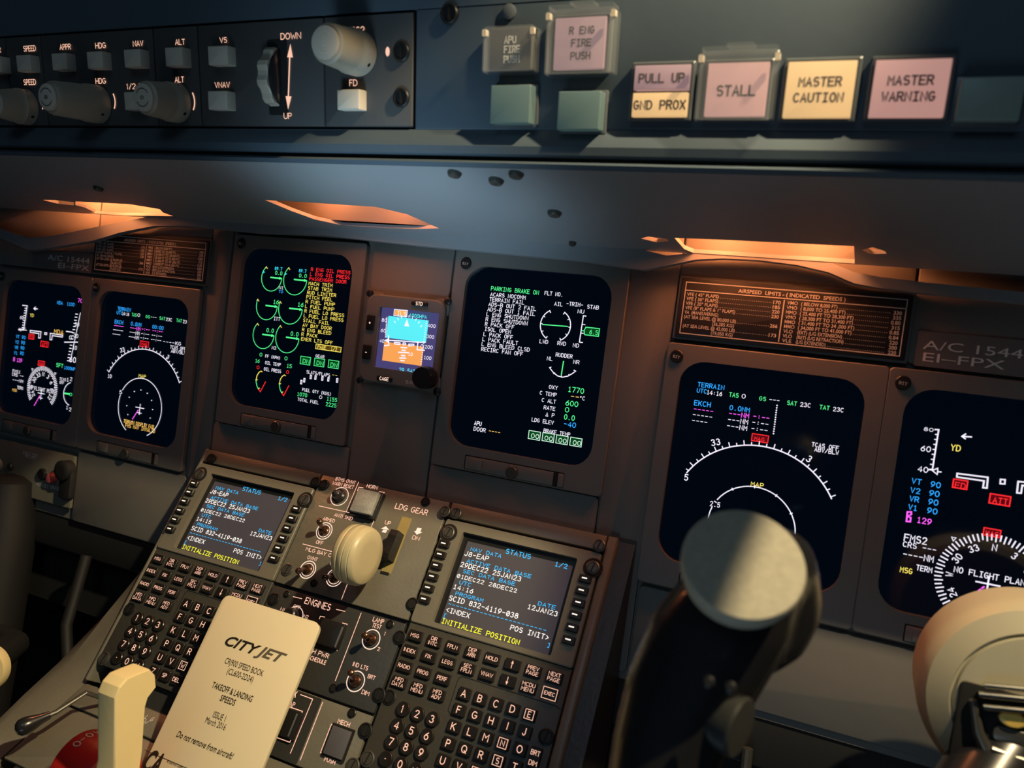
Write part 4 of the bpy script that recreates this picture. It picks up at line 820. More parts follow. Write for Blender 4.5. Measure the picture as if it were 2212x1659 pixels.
for x0, y, x1 in ((680, 960, 757), (692, 997, 737), (645, 1028, 780), (685, 1070, 730), (662, 1105, 742), (675, 1140, 720)): mb.line(sp((x0, y), (x1, y+5)), .0012, HS+.0001)
so(mb, 'white')
q = sp((447, 862), (512, 830), (505, 900)); mb = MB(); mb.poly(q[::-1], HS+.0001); mb.line(sp((505, 800), (510, 930), (450, 935)), .0012, HS+.0001); so(mb, 'white')
mb = MB()
for a in range(40, 145, 12):
    ca, sa = math.cos(math.radians(a)), math.sin(math.radians(a)); c_ = sp((740, 860))[0]; mb.line([(c_[0]+ca*.0175, c_[1]+sa*.0205), (c_[0]+ca*.0190, c_[1]+sa*.0222)], .0008, HS+.0001)
so(mb, 'white', 'bank_marks')['kind'] = 'stuff'
mb = MB(); q = sp((760, 570), (722, 665), (790, 672)); mb.poly(q if area(q) > 0 else q[::-1], HS+.0001); so(mb, 'white')
mb = MB()
for i in range(20):
    q = sp((480-i*1.2, 545+i*16), (1035-i*4, 600+i*31)); 
    if i < 18: mb.line([q[0], (q[0][0]+.0008, q[0][1])], .0006, HS+.0001)
    mb.line([q[1], (q[1][0]-.0008, q[1][1])], .0006, HS+.0001)
so(mb, 'white', 'scale_ticks')['kind'] = 'stuff'
for st, x0, y0, x1, y1, a_, b_, c_ in (('STD', 822, 318, 1040, 398, 878, 375, 970), ('CAGE', 345, 1345, 548, 1440, 370, 1410, 495), ('+', 212, 505, 295, 725, 220, 620, 255), ('-', 155, 915, 248, 1130, 172, 1040, 210)):
    bx, by, bw, bh = box4(FW, ZS, x0, y0, x1, y1, zb+.002); bb = MB().box(bx, by, bw, bh, zb, zb+.0025, .0012, .0005).build('push_button', M['black'], t)
    mb = MB(); mb.text(st, bx-.0011*len(st)+.0003, by-.0014, .0028 if len(st) > 1 else .0022, .0024, .0006, zb+.0028); mb.build('lettering', M['legw'], bb, smooth=0)
mb = MB(); tx(mb, FW, ZS, 'BARO', 745, 1455, 890, 42, h=zb+.0012, wf=.13); mb.build('lettering', M['nprint'], t, smooth=0)
bx, by = FW.at(*ZS(955, 1375), zb+.012); MB().lathe([(.0098, zb), (.0096, zb+.010), (.0088, zb+.012), (.002, zb+.0122)], bx, by, 40, .03, 18).build('setting_knob', M['black'], t)
# ---------------------------------------------------------------- lower left audio panel
ax = FW.at(160, 1040)[0]
t = thing('audio_panel', 'small grey panel with red button below the leftmost display', 'panel', FW, ax-.10, -.195, 0)
MB().box(ax-.10, -.195, .20, .058, -.001, .0022, .0015, .0006).build('plate', M['gear'], t)
ZL = Zv(0, 940, 4.608)
def pp(x, y, h=.0022): return FW.at(*ZL(x, y), h)
for (x, y, mt, r, nm) in ((430, 388, 'black', .0065, 'jack_socket'), (-20, 295, 'teal2', .008, 'green_light'), (115, 310, 'screw', .004, 'switch_bush'), (690, 345, 'rubber', .011, 'rotary_knob')):
    u, v = pp(x, y); MB().lathe([(r, .002), (r, .0045 if nm != 'rotary_knob' else .012), (r*.8, .0055 if nm != 'rotary_knob' else .0135), (r*.4, .0055 if nm != 'rotary_knob' else .0135)], u, v, 24).build(nm, M[mt], t)
u, v = pp(540, 425); MB().lathe([(.0062, .002), (.0062, .006), (.0045, .0085), (.001, .009)], u, v, 24).build('red_button', M['redb'], t, label='small domed red button')
for st, x, y, x1, hp in (('HEADSET', 360, 498, 482, 30), ('ERASE', 503, 530, 595, 32), ('EVENT TEST', 232, 185, 380, 26), ('RECORD', 250, 215, 355, 24), ('TEST', 40, 405, 105, 26)):
    mb = MB(); tx(mb, FW, ZL, st, x, y, x1, hp, h=.0025, wf=.14, mono=False); mb.build('legend', M['nprint'], t, smooth=0)
u, v = pp(690, 470); MB().box(u, v, .018, .036, .002, .008, .004, .001).build('socket_cover', M['rubber'], t)
# =====================================================================  CENTRE PEDESTAL
PB = FP.P(0, -.2150, -.0045); PA = FP.P(0, .0135, -.0045); QD = np.array([0, -.447, .894]); PC = PB+QD*.55
FQ = Frame(PB, (1, 0, 0), -QD)
PL0, PL1 = -.1880, .2372
ped = thing('centre_pedestal', 'grey sloping centre pedestal carrying both keyboard units and the gear lever', 'pedestal', FW, .02, -.9, .3)
prof = [(PA[1], PA[2]), (PB[1], PB[2]), (PC[1], PC[2]), (-.948, PC[2]), (-.948, .02), (PA[1], .0005)]
v = [(PL0, y, z) for y, z in prof]+[(PL1-.004, y, z) for y, z in prof]; n = len(prof)
MB().add(v, [(i, n+i, n+(i+1) % n, (i+1) % n) for i in range(n)]+[tuple(range(n)), tuple(reversed(range(n, 2*n)))]).build('body', M['dark'], ped, smooth=0)
def onp(mb, name, material, par, fr=FP, **k):
    """build a part whose coordinates are in another frame than its parent thing"""
    o = mb.build(name, material, None, (0, 0, 0), fr, **k); w = o.matrix_world.copy(); o.parent = par; r = par
    while r.parent: r = r.parent
    o.matrix_local = r.matrix_world.inverted() @ w; return o
onp(MB().box(.2330, -.100, .0085, .2260, -.02, .0005, .001, .0018), 'side_rail', M['gear'], ped)
onp(MB().box(PL0+.0018, -.100, .0036, .2260, -.02, .0003, .001, .0012), 'side_rail', M['gear'], ped)
for x0, x1 in ((-.1845, -.0475), (.0900, .2280)):
    onp(MB().box((x0+x1)/2, .0060, x1-x0, .0130, -.003, -.0002, .001, .0006), 'top_strip', M['gear'] if x0 > 0 or x0 < -.1 else M['dark'], ped)
def dzus(mb, u, v, r=.0056, h=0, a=80):
    mb.lathe([(r, h-.001), (r, h+.0008), (r*.84, h+.0012), (r*.80, h+.0004), (r*.70, h+.0004), (r*.66, h+.0011), (r*.1, h+.0011)], u, v, 24)
    return mb
def fast(par, u, v, mt='screw', r=.0054, a=80, fr=None, h=0):
    o = dzus(MB(), u, v, r, h).build('fastener', M[mt], par) if fr is None else onp(dzus(MB(), u, v, r, h), 'fastener', M[mt], par, fr)
    mb = MB(); ca, sa = math.cos(math.radians(a)), math.sin(math.radians(a)); l = r*.58
    mb.line([(u-ca*l, v-sa*l), (u+ca*l, v+sa*l)], r*.2, h+.00125)
    if fr is None: mb.build('fastener_slot', M['gap'], o, smooth=0)
    else:
        q = mb.build('fastener_slot', M['gap'], None, (0, 0, 0), fr, smooth=0); q.parent = o; q.matrix_local = Matrix.Identity(4)
    return o
for px in ((459, 992), (684, 1043), (702, 1049)): u, v = FP.at(*px); fast(ped, u, v, 'bscrew', .0050, fr=FP, h=.0019)
for px in ((964, 1108), (988, 1112), (1296, 1182)): u, v = FP.at(*px); fast(ped, u, v, 'screw', .0050, fr=FP, h=.0034)
# blank strips at the head of the quadrant
for x0, x1 in ((-.1845, -.0475), (-.0450, .0885), (.0900, .2280)):
    onp(MB().box((x0+x1)/2, -.0125, x1-x0, .0215, 0, .0025, .001, .0006), 'blank_plate', M['gear'], ped, FQ)
    onp(MB().box((x0+x1)/2, -.052, x1-x0, .054, 0, .0022, .001, .0006), 'blank_plate', M['gear'], ped, FQ)
onp(MB().box(.02, -.30, .42, .43, 0, .0020, .001, .0006), 'quadrant_plate', M['dark'], ped, FQ)
mb = MB(); zq = Zv(0, 1280, 4.377)
for st, x, y, x1, hp in (('L G', 1365, 1190, 1460, 30), ('W', 1350, 1235, 1390, 34)):
    a_ = FQ.at(*zq(x, y), .003); b_ = FQ.at(*zq(x1, y), .003); mb = MB(); mb.text(st, a_[0], a_[1], .0035, (b_[0]-a_[0])/(len(st)-.3), .0005, .003); onp(mb, 'legend', M['nprint'], ped, FQ, smooth=0)
# ---------------------------------------------------------------- keyboard display units
def ktext(mb, st, cx_, cy_, hg, gw, w, z):
    W_ = sum(PW.get(c, 1) for c in st)*gw+hg*.24*(len(st)-1); mb.text(st, cx_-W_/2, cy_-hg/2, hg, gw, w, z, mono=False)
KU = [.1005+.01668*i for i in range(8)]; KV = [-.1004, -.1122, -.1243, -.1361]
LU = [.1544+.01313*i for i in range(5)]; LV = [-.1296-.01170*i for i in range(6)]
NU = [.1112, .1239, .1366]; NV = [-.1530, -.1649, -.1763, -.1881]
FK = {(0, 0): 'MSG', (1, 0): 'DIR INTC', (2, 0): 'FPLN', (3, 0): 'DEP ARR', (4, 0): 'HOLD', (5, 0): 'u', (6, 0): 'PREV PAGE', (7, 0): 'NEXT PAGE', (0, 1): 'INDEX', (1, 1): 'FIX', (2, 1): 'LEGS', (3, 1): 'SEC FPLN', (4, 1): 'VNAV', (5, 1): 'd', (6, 1): 'MCDU MENU', (7, 1): 'EXEC', (0, 2): 'RADIO', (1, 2): 'PROG', (2, 2): 'PERF', (0, 3): 'MFD DATA', (1, 3): 'MFD MENU', (2, 3): 'MFD ADV'}
def keyb(par, name, u, v, w, h, round_=False, top=.0032):
    if round_: return MB().lathe([(w/2, -.001), (w/2, top-.0006), (w/2*.9, top), (w/2*.3, top-.0003)], u, v, 22).build(name, M['key'], par)
    return MB().taper(u, v, w, h, w*.92, h*.9, -.001, top, .0007, .0004).build(name, M['key'], par)
def keyboard_unit(label):
    t = thing('keyboard_display_unit', label, 'keyboard unit', FP, .1596, -.1, 0, group='flight management keyboard units on the pedestal')
    # body: upper bezel around the screen and lower key field
    ou = rr(.1596, -.0470, .1368, .0880, .002, 5); inn = rr(.1600, -.0488, .1005, .0756, .0015, 5)
    MB().ring(ou, inn, -.003, .0022, .0007, -.0025).build('screen_bezel', M['cdu'], t)
    MB().box(.1596, -.1445, .1368, .1065, -.003, .0006, .0015, .0005).build('key_field', M['keyback'], t)
    MB().line([(.1478, -.1185), (.1455, -.1210), (.1455, -.1440), (.1478, -.1455)], .0006, .0008).build('field_seam', M['gap'], t)
    MB().line([(.1478, -.1185), (.2235, -.1185), (.2270, -.1200)], .0006, .0008).build('field_seam', M['gap'], t)
    s = MB().box(.1600, -.0488, .1010, .0760, -.003, -.0024, .001).build('screen', M['black'], t)
    MB().box(.1610, -.0515, .0922, .0694, -.0024, -.0016, .001).build('lit_glass', M['lcd'], s)
    for u, v in ((.0974, -.0146), (.2240, -.0156)):
        MB().lathe([(.0078, .0020), (.0078, .0024), (.0068, .0024), (.006, .0023)], u, v, 24).build('fastener_pocket', M['gap'], t)
        fast(t, u, v, h=.0022, a=78)
    for u, v in ((.0963, -.1484), (.2225, -.1400), (.0965, -.1925)): fast(t, u, v, 'bscrew' if v > -.15 else 'screw', h=.0004, r=.0058)
    for k in range(6):
        for u, v in ((.0977, -.0250-k*.00942), (.2207, -.0256-k*.00942)):
            q = MB().taper(u, v, .0100, .0062, .0094, .0056, .0015, .0050, .0006, .0004).build('line_select_key', M['lkey'], t)
            MB().box(u-.0003, v+.0002, .0042, .0010, .0049, .0052).build('tick_mark', E['tick'], q, smooth=0)
    for (i, j), st in FK.items():
        k = keyb(t, 'function_key', KU[i], KV[j], .0128, .0088); mb = MB(); z = .0034; w_ = st.split(' ')
        if st in 'ud':
            up_ = 1 if st == 'u' else -1; mb.line([(KU[i], KV[j]-.0026*up_), (KU[i], KV[j]+.0016*up_)], .0005, z); q = [(KU[i]-.0010, KV[j]+.0006*up_), (KU[i]+.0010, KV[j]+.0006*up_), (KU[i], KV[j]+.0030*up_)]; mb.poly(q if up_ > 0 else q[::-1], z)
        elif len(w_) == 2: ktext(mb, w_[0], KU[i], KV[j]+.0018, .0026, .00195, .00036, z); ktext(mb, w_[1], KU[i], KV[j]-.0018, .0026, .00195, .00036, z)
        else: ktext(mb, st, KU[i], KV[j], .0026 if st != 'EXEC' else .0024, .0019 if st != 'EXEC' else .0017, .00036, z)
        if st == 'EXEC': mb.line(rr(KU[i], KV[j], .0108, .0078), .0005, z, True)
        mb.build('legend', LEG, k, smooth=0)
    chars = ['ABCDE', 'FGHIJ', 'KLMNO', 'PQRST', 'UVWXY', ('Z', 'SP', 'DEL', '/', 'CLR')]
    for j, row in enumerate(chars):
        for i, ch in enumerate(row):
            k = keyb(t, 'letter_key', LU[i], LV[j], .0104, .0092); mb = MB(); z = .0034
            if len(ch) == 1: ktext(mb, ch, LU[i], LV[j], .0046 if ch not in 'ENSW' else .0038, .0034 if ch not in 'ENSW' else .0026, .00062 if ch not in 'ENSW' else .0005, z)
            else: ktext(mb, ch, LU[i], LV[j], .0030, .0022, .00045, z)
            if ch in ('E', 'N', 'S', 'W'): mb.line(rr(LU[i], LV[j], .0066, .0064), .0005, z, True)
            mb.build('legend', LEG, k, smooth=0)
    for j, row in enumerate(('123', '456', '789', ('.', '0', '+/-'))):
        for i, ch in enumerate(row):
            k = keyb(t, 'number_key', NU[i], NV[j], .0108, 0, True); mb = MB()
            if ch == '.': mb.poly(circ(NU[i], NV[j], .0004, 8), .0034)
            else: ktext(mb, ch, NU[i], NV[j], .0048 if len(ch) == 1 else .003, .0031 if len(ch) == 1 else .0020, .00065 if len(ch) == 1 else .0004, .0035)
            mb.build('legend', LEG, k, smooth=0)
    k = keyb(t, 'brightness_key', .2187, -.1553, .0090, .0150)
    for st, v in (('BRT', -.1520), ('DIM', -.1586)): mb = MB(); ktext(mb, st, .2187, v, .0030, .0020, .0004, .0034); mb.build('legend', LEG, k, smooth=0)
    return t, s
TXT = [('cdub', 'STATUS', 885, 530, 1145, 42), ('cdub', 'NAV DATA', 535, 503, 860, 32), ('cduw', 'J8-EAP', 474, 550, 726, 42), ('cdub', 'ACTIVE DATA BASE', 497, 620, 1180, 32), ('cduw', '29DEC22 25JAN23', 434, 660, 1078, 42), ('cdub', 'SEC DATA BASE', 460, 722, 1012, 32), ('cduw', '#1DEC22 28DEC22', 398, 770, 1038, 34), ('cdub', 'UTC', 423, 835, 545, 34), ('cduw', '14:16', 362, 880, 572, 40), ('cdub', 'PROGRAM', 384, 945, 680, 32), ('cduw', 'SCID 832-4119-#38', 320, 995, 1058, 44), ('cdub', 'DATE', 1207, 1045, 1388, 34), ('cduw', '12JAN23', 1100, 1080, 1418, 42), ('cdub', '------------------------', 310, 1048, 1360, 34), ('cduw', '<INDEX', 287, 1110, 540, 42), ('cduw', 'POS INIT>', 930, 1290, 1340, 44), ('cdub', '[', 262, 1165, 292, 34), ('cdub', ']', 1295, 1460, 1325, 34), ('cduy', 'INITIALIZE POSITION', 245, 1222, 1080, 44), ('cdub', '1/2', 1372, 655, 1502, 40)]
ZC = Zv(900, 1080, 4.608)
def screen_text(s, clock):
    for c, st, x, y, x1, hp in TXT:
        mb = MB(); tx(mb, FP, ZC, clock if st == '14:16' else st, x, y, x1, hp, h=-.0014, wf=.16, up=.36); mb.build('readout', E[c], s, smooth=0)
cR, sR = keyboard_unit('right keyboard unit, fully visible, its screen reading 14:16')
cL = copy_tree(cR); cL['label'] = 'left keyboard unit under the booklet, its screen reading 14:15'
cL.matrix_world = FP.mat4(.1596-.2745, -.1, 0)
sL = [c for c in cL.children if c.name.startswith('screen.')][0]
screen_text(sR, '14:16')
for ch in list(sR.children):
    if ch.name.startswith('readout'):
        c = ch.copy(); COL.objects.link(c); c.parent = sL
# the left unit's clock shows a minute less
for c in list(sL.children):
    if c.name.startswith('readout') and c.data.name == sR.children[[x.data.name for x in sR.children].index(c.data.name)].data.name: pass
i14 = [i for i, q in enumerate(TXT) if q[1] == '14:16'][0]
ro = [c for c in sL.children if c.name.startswith('readout')]
mb = MB(); tx(mb, FP, ZC, '14:15', *TXT[i14][2:6], h=-.0014, wf=.16, up=.36)
me_old = [c.data for c in sR.children if c.name.startswith('readout')][i14]
o_new = mb.build('readout', E['cduw'], sR, smooth=0)
for c in ro:
    if c.data == me_old: c.data = o_new.data
bpy.data.objects.remove(o_new)
# ---------------------------------------------------------------- landing gear panel
ZG = Zv(600, 1000, 5.53); ZE = Zv(560, 1260, 4.1575)
gp_ = thing('landing_gear_panel', 'grey LDG GEAR panel between the keyboard units, above the ENGINES panel', 'panel', FP, .022, -.04, 0)
OZ = .0008
MB().box(.0215, -.0395, .1330, .1025, -.003, .0006, .001, .0005).build('face_plate', M['gear'], gp_)
def lg(par, z, st, x0, y0, x1, hp, wf=.15, up=.36, mt='leg'):
    mb = MB(); tx(mb, FP, z, st, x0, y0, x1, hp, h=OZ, wf=wf, mono=False, up=up); return mb.build('legend', M[mt], par, smooth=0)
def ll(par, z, *pts, w=.0006, closed=False, mt='leg'):
    mb = MB(); mb.line([FP.at(*z(*p), OZ) for p in pts], w, OZ, closed); return mb.build('legend_line', M[mt], par, smooth=0)
for st, x0, y0, x1, hp in (('BTMS OVHT', 688, 205, 942, 36), ('WARN RESET', 650, 255, 922, 36), ('HORN', 1058, 290, 1195, 38), ('ANTI SKID', 672, 635, 905, 36), ('ARMED', 537, 680, 685, 36), ('OFF', 452, 960, 538, 38), ('MLG BAY OVHT', 332, 1045, 790, 38), ('OVHT', 350, 1143, 478, 38), ('WARN', 618, 1215, 760, 38), ('LDG GEAR', 1398, 540, 1808, 58), ('UP', 1275, 728, 1345, 40), ('DN', 1603, 908, 1692, 42)): lg(gp_, ZG, st, x0, y0, x1, hp)
ll(gp_, ZG, (490, 512), (1160, 662), (1118, 762)); ll(gp_, ZG, (965, 228), (820, 578)); ll(gp_, ZG, (1020, 298), (968, 290), (950, 335)); ll(gp_, ZG, (1215, 343), (1272, 352), (1160, 615))
ll(gp_, ZG, (300, 968), (708, 1075)); ll(gp_, ZG, (830, 1450), (762, 1628))
for tri, stem in ((((1232, 785), (1330, 800), (1292, 755)), ((1262, 795), (1308, 802), (1290, 835), (1240, 826))), (((1628, 812), (1728, 828), (1660, 858)), ((1668, 772), (1720, 782), (1700, 825), (1648, 815)))):
    q = [FP.at(*ZG(*p), OZ) for p in tri]; mb = MB(); mb.poly(q if area(q) > 0 else q[::-1], OZ); q = [FP.at(*ZG(*p), OZ) for p in stem]; mb.poly(q if area(q) > 0 else q[::-1], OZ); mb.build('arrow_mark', M['legw'], gp_, smooth=0)
def toggle(par, z, base, tip, label, ring=True, two=True):
    u, v = FP.at(*z(*base), OZ); ht = .0165; tu, tv = FP.at(*z(*tip), ht)
    s = bpy.data.objects.new('toggle_switch', None); COL.objects.link(s); s.parent = par; s['label'] = label
    MB().line(circ(u, v, .0076, 30), .0008, OZ, True).build('ring_legend', M['legw'], s, smooth=0)
    if two: MB().line(circ(u, v, .0056, 26), .0006, OZ+.0001, True).build('ring_legend', M['legw'] if ring else M['lcap'], s, smooth=0)
    MB().lathe([(.0048, 0), (.0048, .0025), (.0036, .0035), (.0030, .0050), (.001, .0052)], u, v, 22).build('bushing', M['toggle'], s)
    p0, p1 = np.array([u, v, .004]), np.array([tu, tv, ht]); d_ = p1-p0
    pts = [p0+d_*f for f in (0, .35, .7, .85, .97, 1.06, 1.12)]
    MB().tube(pts, [.0013, .0016, .0022, .0027, .0028, .0023, .0010], 14).build('bat_lever', M['toggle'], s)
    return s
toggle(gp_, ZG, (555, 812), (498, 692), 'anti skid toggle switch, lever up'); toggle(gp_, ZG, (357, 1275), (243, 1290), 'left overheat toggle switch'); toggle(gp_, ZG, (680, 1368), (562, 1368), 'right overheat toggle switch half behind the knob')
u, v = FP.at(*ZG(738, 400), OZ)
MB().line(circ(u, v, .0086, 32), .0007, OZ, True).build('ring_legend', M['legw'], gp_, smooth=0)
MB().lathe([(.0062, 0), (.0062, .003), (.0045, .0042), (.0040, .0060), (.0035, .0085), (.0015, .0100), (.0003, .0102)], u-.0003, v, 26).build('push_button', M['gloss'], gp_)
# guarded horn button
a_ = FP.at(*ZG(948, 322), .0112); b_ = FP.at(*ZG(1118, 598), .0112); hx, hy, hw, hh_ = (a_[0]+b_[0])/2, (a_[1]+b_[1])/2, .0235, .0225
hx, hy = FP.at(*ZG(1028, 455), .011)
g = MB().box(hx, hy, .0250, .0250, 0, .0062, .0008, .0004).build('horn_button', M['black'], gp_)
MB().box(hx, hy, .0215, .0215, .006, .0105, .0012, .0006).build('clear_guard', mat('scratched_guard', (.30, .31, .29), .28, noise=.5, scale=120, bump=1.0, coat=.3), g)
# gear lever slot, arm and wheel knob
su, sv = .0545, -.0345
MB().box(su, sv, .0098, .0500, .0000, .0009, .0008).build('lever_slot', M['slot'], gp_)
MB().box(su-.0008, sv-.0252, .0080, .0022, .0008, .0012).build('slot_end', M['gap'], gp_)
mb = MB(); c_k = np.array([*FP.at(775, 1199, .038), .038])
arm = [(su, -.030, .0), (su, -.030, .026), (su, -.0335, .040), (su, -.0475, .046)]
L = [(.0, -.0250, .0005), (0, -.0250, .012), (0, -.0300, .0135), (0, -.0460, .0135), (0, -.0500, .012), (0, -.0500, .0005)]
mb = MB(); n = len(L); x0, x1 = su-.0040, su+.0035
mb.add([(x0, a, b) for _, a, b in L]+[(x1, a, b) for _, a, b in L], [(i, (i+1) % n, n+(i+1) % n, n+i) for i in range(n)]+[tuple(reversed(range(n))), tuple(range(n, 2*n))])
mb.build('gear_lever_arm', M['black'], gp_, smooth=0)
KR = .0238; c_k[0] -= .0; prof = [(-.0125, .60), (-.0120, .86), (-.0095, .96), (-.0062, .985), (-.0056, .95), (-.0050, .985), (-.0012, 1.0), (-.0006, .955), (0, 1.0), (.0040, .99), (.0046, .945), (.0052, .975), (.0078, .93), (.0092, .86), (.0094, .5)]
R = [[(c_k[0]+x, c_k[1]+KR*r*math.cos(2*math.pi*i/48), c_k[2]+KR*r*math.sin(2*math.pi*i/48)) for i in range(48)] for x, r in prof]
MB().loft(R, cap0=True).build('wheel_knob', M['gcream'], gp_, smooth=50, label='cream ribbed wheel-shaped landing gear knob')
mb = MB(); mb.tube([(su, -.0440, .0075), (su-.012, -.0480, .0080), (su-.024, -.0540, .012), (c_k[0]-.018, c_k[1], c_k[2]-.006), (c_k[0]-.010, c_k[1], c_k[2])], .0062, 14); mb.build('lever_hub', M['black'], gp_)
for px in ((1770, 470),): u, v = FP.at(*ZG(*px)); fast(gp_, u, v, 'bscrew', .0042, h=.0006)
for px in ((120, 1280), (440, 1437)): u, v = FP.at(*ZG(*px)); fast(gp_, u, v, 'screw' if px[0] < 200 else 'bscrew', .0055 if px[0] < 200 else .0034, h=.0006)
u, v = FP.at(*ZE(1378, 190)); fast(gp_, u, v, 'bscrew', h=.0006)
# ---------------------------------------------------------------- engines panel
ep = thing('engine_switch_unit', 'black ENGINES panel with LAMP TEST and IND LTS switches', 'panel', FP, .022, -.128, 0)
MB().box(.0215, -.1282, .1330, .0690, -.003, .0006, .001, .0005).build('face_plate', M['dark'], ep)
for st, x0, y0, x1, hp in (('ENGINES', 405, 178, 655, 52), ('OFF', 303, 217, 368, 28), ('N2', 395, 305, 440, 26), ('N1', 188, 240, 230, 24), ('HIGH PWR', 400, 603, 645, 36), ('SCHEDULE', 436, 680, 612, 34), ('LAMP', 1018, 338, 1120, 36), ('TEST', 1013, 390, 1095, 34), ('1', 1118, 465, 1130, 30), ('2', 1057, 602, 1080, 30), ('IND LTS', 838, 740, 985, 34), ('BRT', 973, 848, 1042, 32), ('DIM', 918, 990, 988, 34)): lg(ep, ZE, st, x0, y0, x1, hp)
ll(ep, ZE, (305, 120), (382, 138)); ll(ep, ZE, (692, 234), (770, 252)); ll(ep, ZE, (915, 268), (683, 875)); ll(ep, ZE, (588, 303), (548, 296), (540, 320)); ll(ep, ZE, (748, 357), (790, 367), (698, 605))
toggle(ep, ZE, (1005, 503), (945, 468), 'lamp test toggle switch', ring=False); toggle(ep, ZE, (865, 880), (822, 795), 'indicator lights toggle switch', ring=False)
u, v = FP.at(*ZE(310, 300), OZ); MB().line(arc(u, v, .0085, .0085, 0, 360, 30), .0007, OZ, True).build('ring_legend', M['legw'], ep, smooth=0); MB().lathe([(.0062, 0), (.0058, .009), (.0045, .010)], u, v, 26).build('selector_knob', M['black'], ep)
u, v = FP.at(*ZE(625, 445), .006); MB().box(u, v, .0225, .0200, -.001, .0060, .0008, .0006).build('push_switch', M['black'], ep); MB().box(u+.0105, v-.001, .0014, .0165, .006, .0075, .0005, .0003).build('switch_guard_edge', M['lcap'], ep)
for px, mt, r in (((135, 145), 'bscrew', .0055), ((252, 100), 'bscrew', .003), ((1180, 372), 'bscrew', .0035), ((1265, 490), 'bscrew', .0056), ((1080, 1005), 'bscrew', .0056), ((672, 945), 'bscrew', .0035)): u, v = FP.at(*ZE(*px)); fast(ep, u, v, mt, r, h=.0006)
gpx = thing('gearbox_panel', 'dark panel with the square MECH button below the ENGINES panel', 'panel', FP, .022, -.189, 0)
MB().box(.0215, -.1890, .1330, .0490, -.003, .0006, .001, .0005).build('face_plate', M['gear'], gpx)
MB().box(-.0010, -.1890, .0860, .0480, .0005, .0007, .001).build('black_overlay', M['dark'], gpx)
for st, x0, y0, x1, hp in (('GRND PROX', 100, 945, 355, 52), ('FLAP', 222, 1082, 322, 40), ('MECH', 702, 1255, 818, 38), ('PUSH', 582, 1592, 688, 38)): lg(gpx, ZE, st, x0, y0, x1, hp)
ll(gpx, ZE, (372, 1000), (480, 1040), (280, 1525)); ll(gpx, ZE, (570, 1068), (368, 1587)); ll(gpx, ZE, (242, 1100), (388, 1150), (275, 1428), (120, 1372)); ll(gpx, ZE, (680, 1277), (648, 1266), (550, 1520), (580, 1528)); ll(gpx, ZE, (815, 1326), (846, 1337), (745, 1592), (718, 1584))
u, v = FP.at(*ZE(700, 1430), .003); MB().box(u, v, .0200, .0238, 0, .0020, .0008).build('button_well', M['gap'], gpx); MB().box(u, v, .0168, .0200, 0, .0036, .0006, .0004).build('mechanical_button', mat('button_blue_grey', (.085, .083, .095), .5), gpx)
u, v = FP.at(*ZE(255, 1255), .004); MB().box(u, v, .0200, .0200, 0, .0055, .0008, .0005).build('flap_button', M['black'], gpx); MB().box(u+.006, v, .0012, .0170, .0055, .0068, .0005, .0003).build('switch_guard_edge', M['lcap'], gpx)
for px, mt, r in (((838, 1168), 'bscrew', .0035), ((958, 1325), 'bscrew', .0058), ((845, 1640), 'screw', .0056)): u, v = FP.at(*ZE(*px)); fast(gpx, u, v, mt, r, h=.0007)
# ---------------------------------------------------------------- booklet
HB = .030
bk = thing('speed_booklet', 'long laminated paper booklet with airline heading lying over the left keyboard', 'booklet', FP, -.04, -.2, HB)
q0, q1 = FP.at(484, 1283, HB), FP.at(694, 1346, HB); ql = FP.at(398, 1470, HB)
bx0, bx1, by1 = ql[0]-.0005, q1[0], (q0[1]+q1[1])/2; bcx, bw = (bx0+bx1)/2, bx1-bx0; by0 = FP.at(300, 1668, HB)[1]-.004
MB().box(bcx+.0010, (by0+by1)/2-.0008, bw, by1-by0, HB-.0022, HB-.0012, .006).build('back_pages', M['hub'], bk)
MB().box(bcx, (by0+by1)/2, bw, by1-by0, HB-.0010, HB, .0065, .0003).build('cover', M['paper'], bk)
ZB = Zv(280, 1280, 4.377); hz = HB+.0003
def bt(st, x0, y0, x1, y1, hg, mt='ink', bold=0, shear=0):
    a_ = FP.at(*ZB(x0, y0), hz); b_ = FP.at(*ZB(x1, y1), hz); mb = MB(); ft(mb, st, a_[0], (a_[1]+b_[1])/2, hz, hg, width=b_[0]-a_[0], bold=bold, shear=shear); return mb.build('print', M[mt], bk, smooth=0)
bt('CITY', 888, 498, 1215, 590, .0078, bold=.025, shear=.35); bt('JET', 1175, 590, 1460, 668, .0078, 'ink2', bold=.025, shear=.35)
bt('CRJ900 SPEED BOOK', 893, 668, 1255, 790, .0046); bt('(CL600-2D24)', 915, 765, 1158, 850, .0046); bt('TAKEOFF & LANDING', 772, 895, 1150, 1035, .0046, bold=.01); bt('SPEEDS', 848, 1022, 988, 1068, .0046, bold=.01)
bt('ISSUE 1', 778, 1180, 898, 1215, .0046); bt('March 2016', 708, 1232, 898, 1300, .0046); bt('Do not remove from aircraft!', 437, 1362, 968, 1578, .0046, shear=.25, bold=.01)
mb = MB(); mb.line([FP.at(*ZB(140, 1488), hz), FP.at(*ZB(560, 1668), hz)], .0004, hz); mb.build('print', M['ink'], bk, smooth=0)
bt('All data from CRJ900', 345, 1606, 500, 1665, .0018); bt('CA', 95, 1700, 262, 1700, .0150, bold=.04, shear=.3)
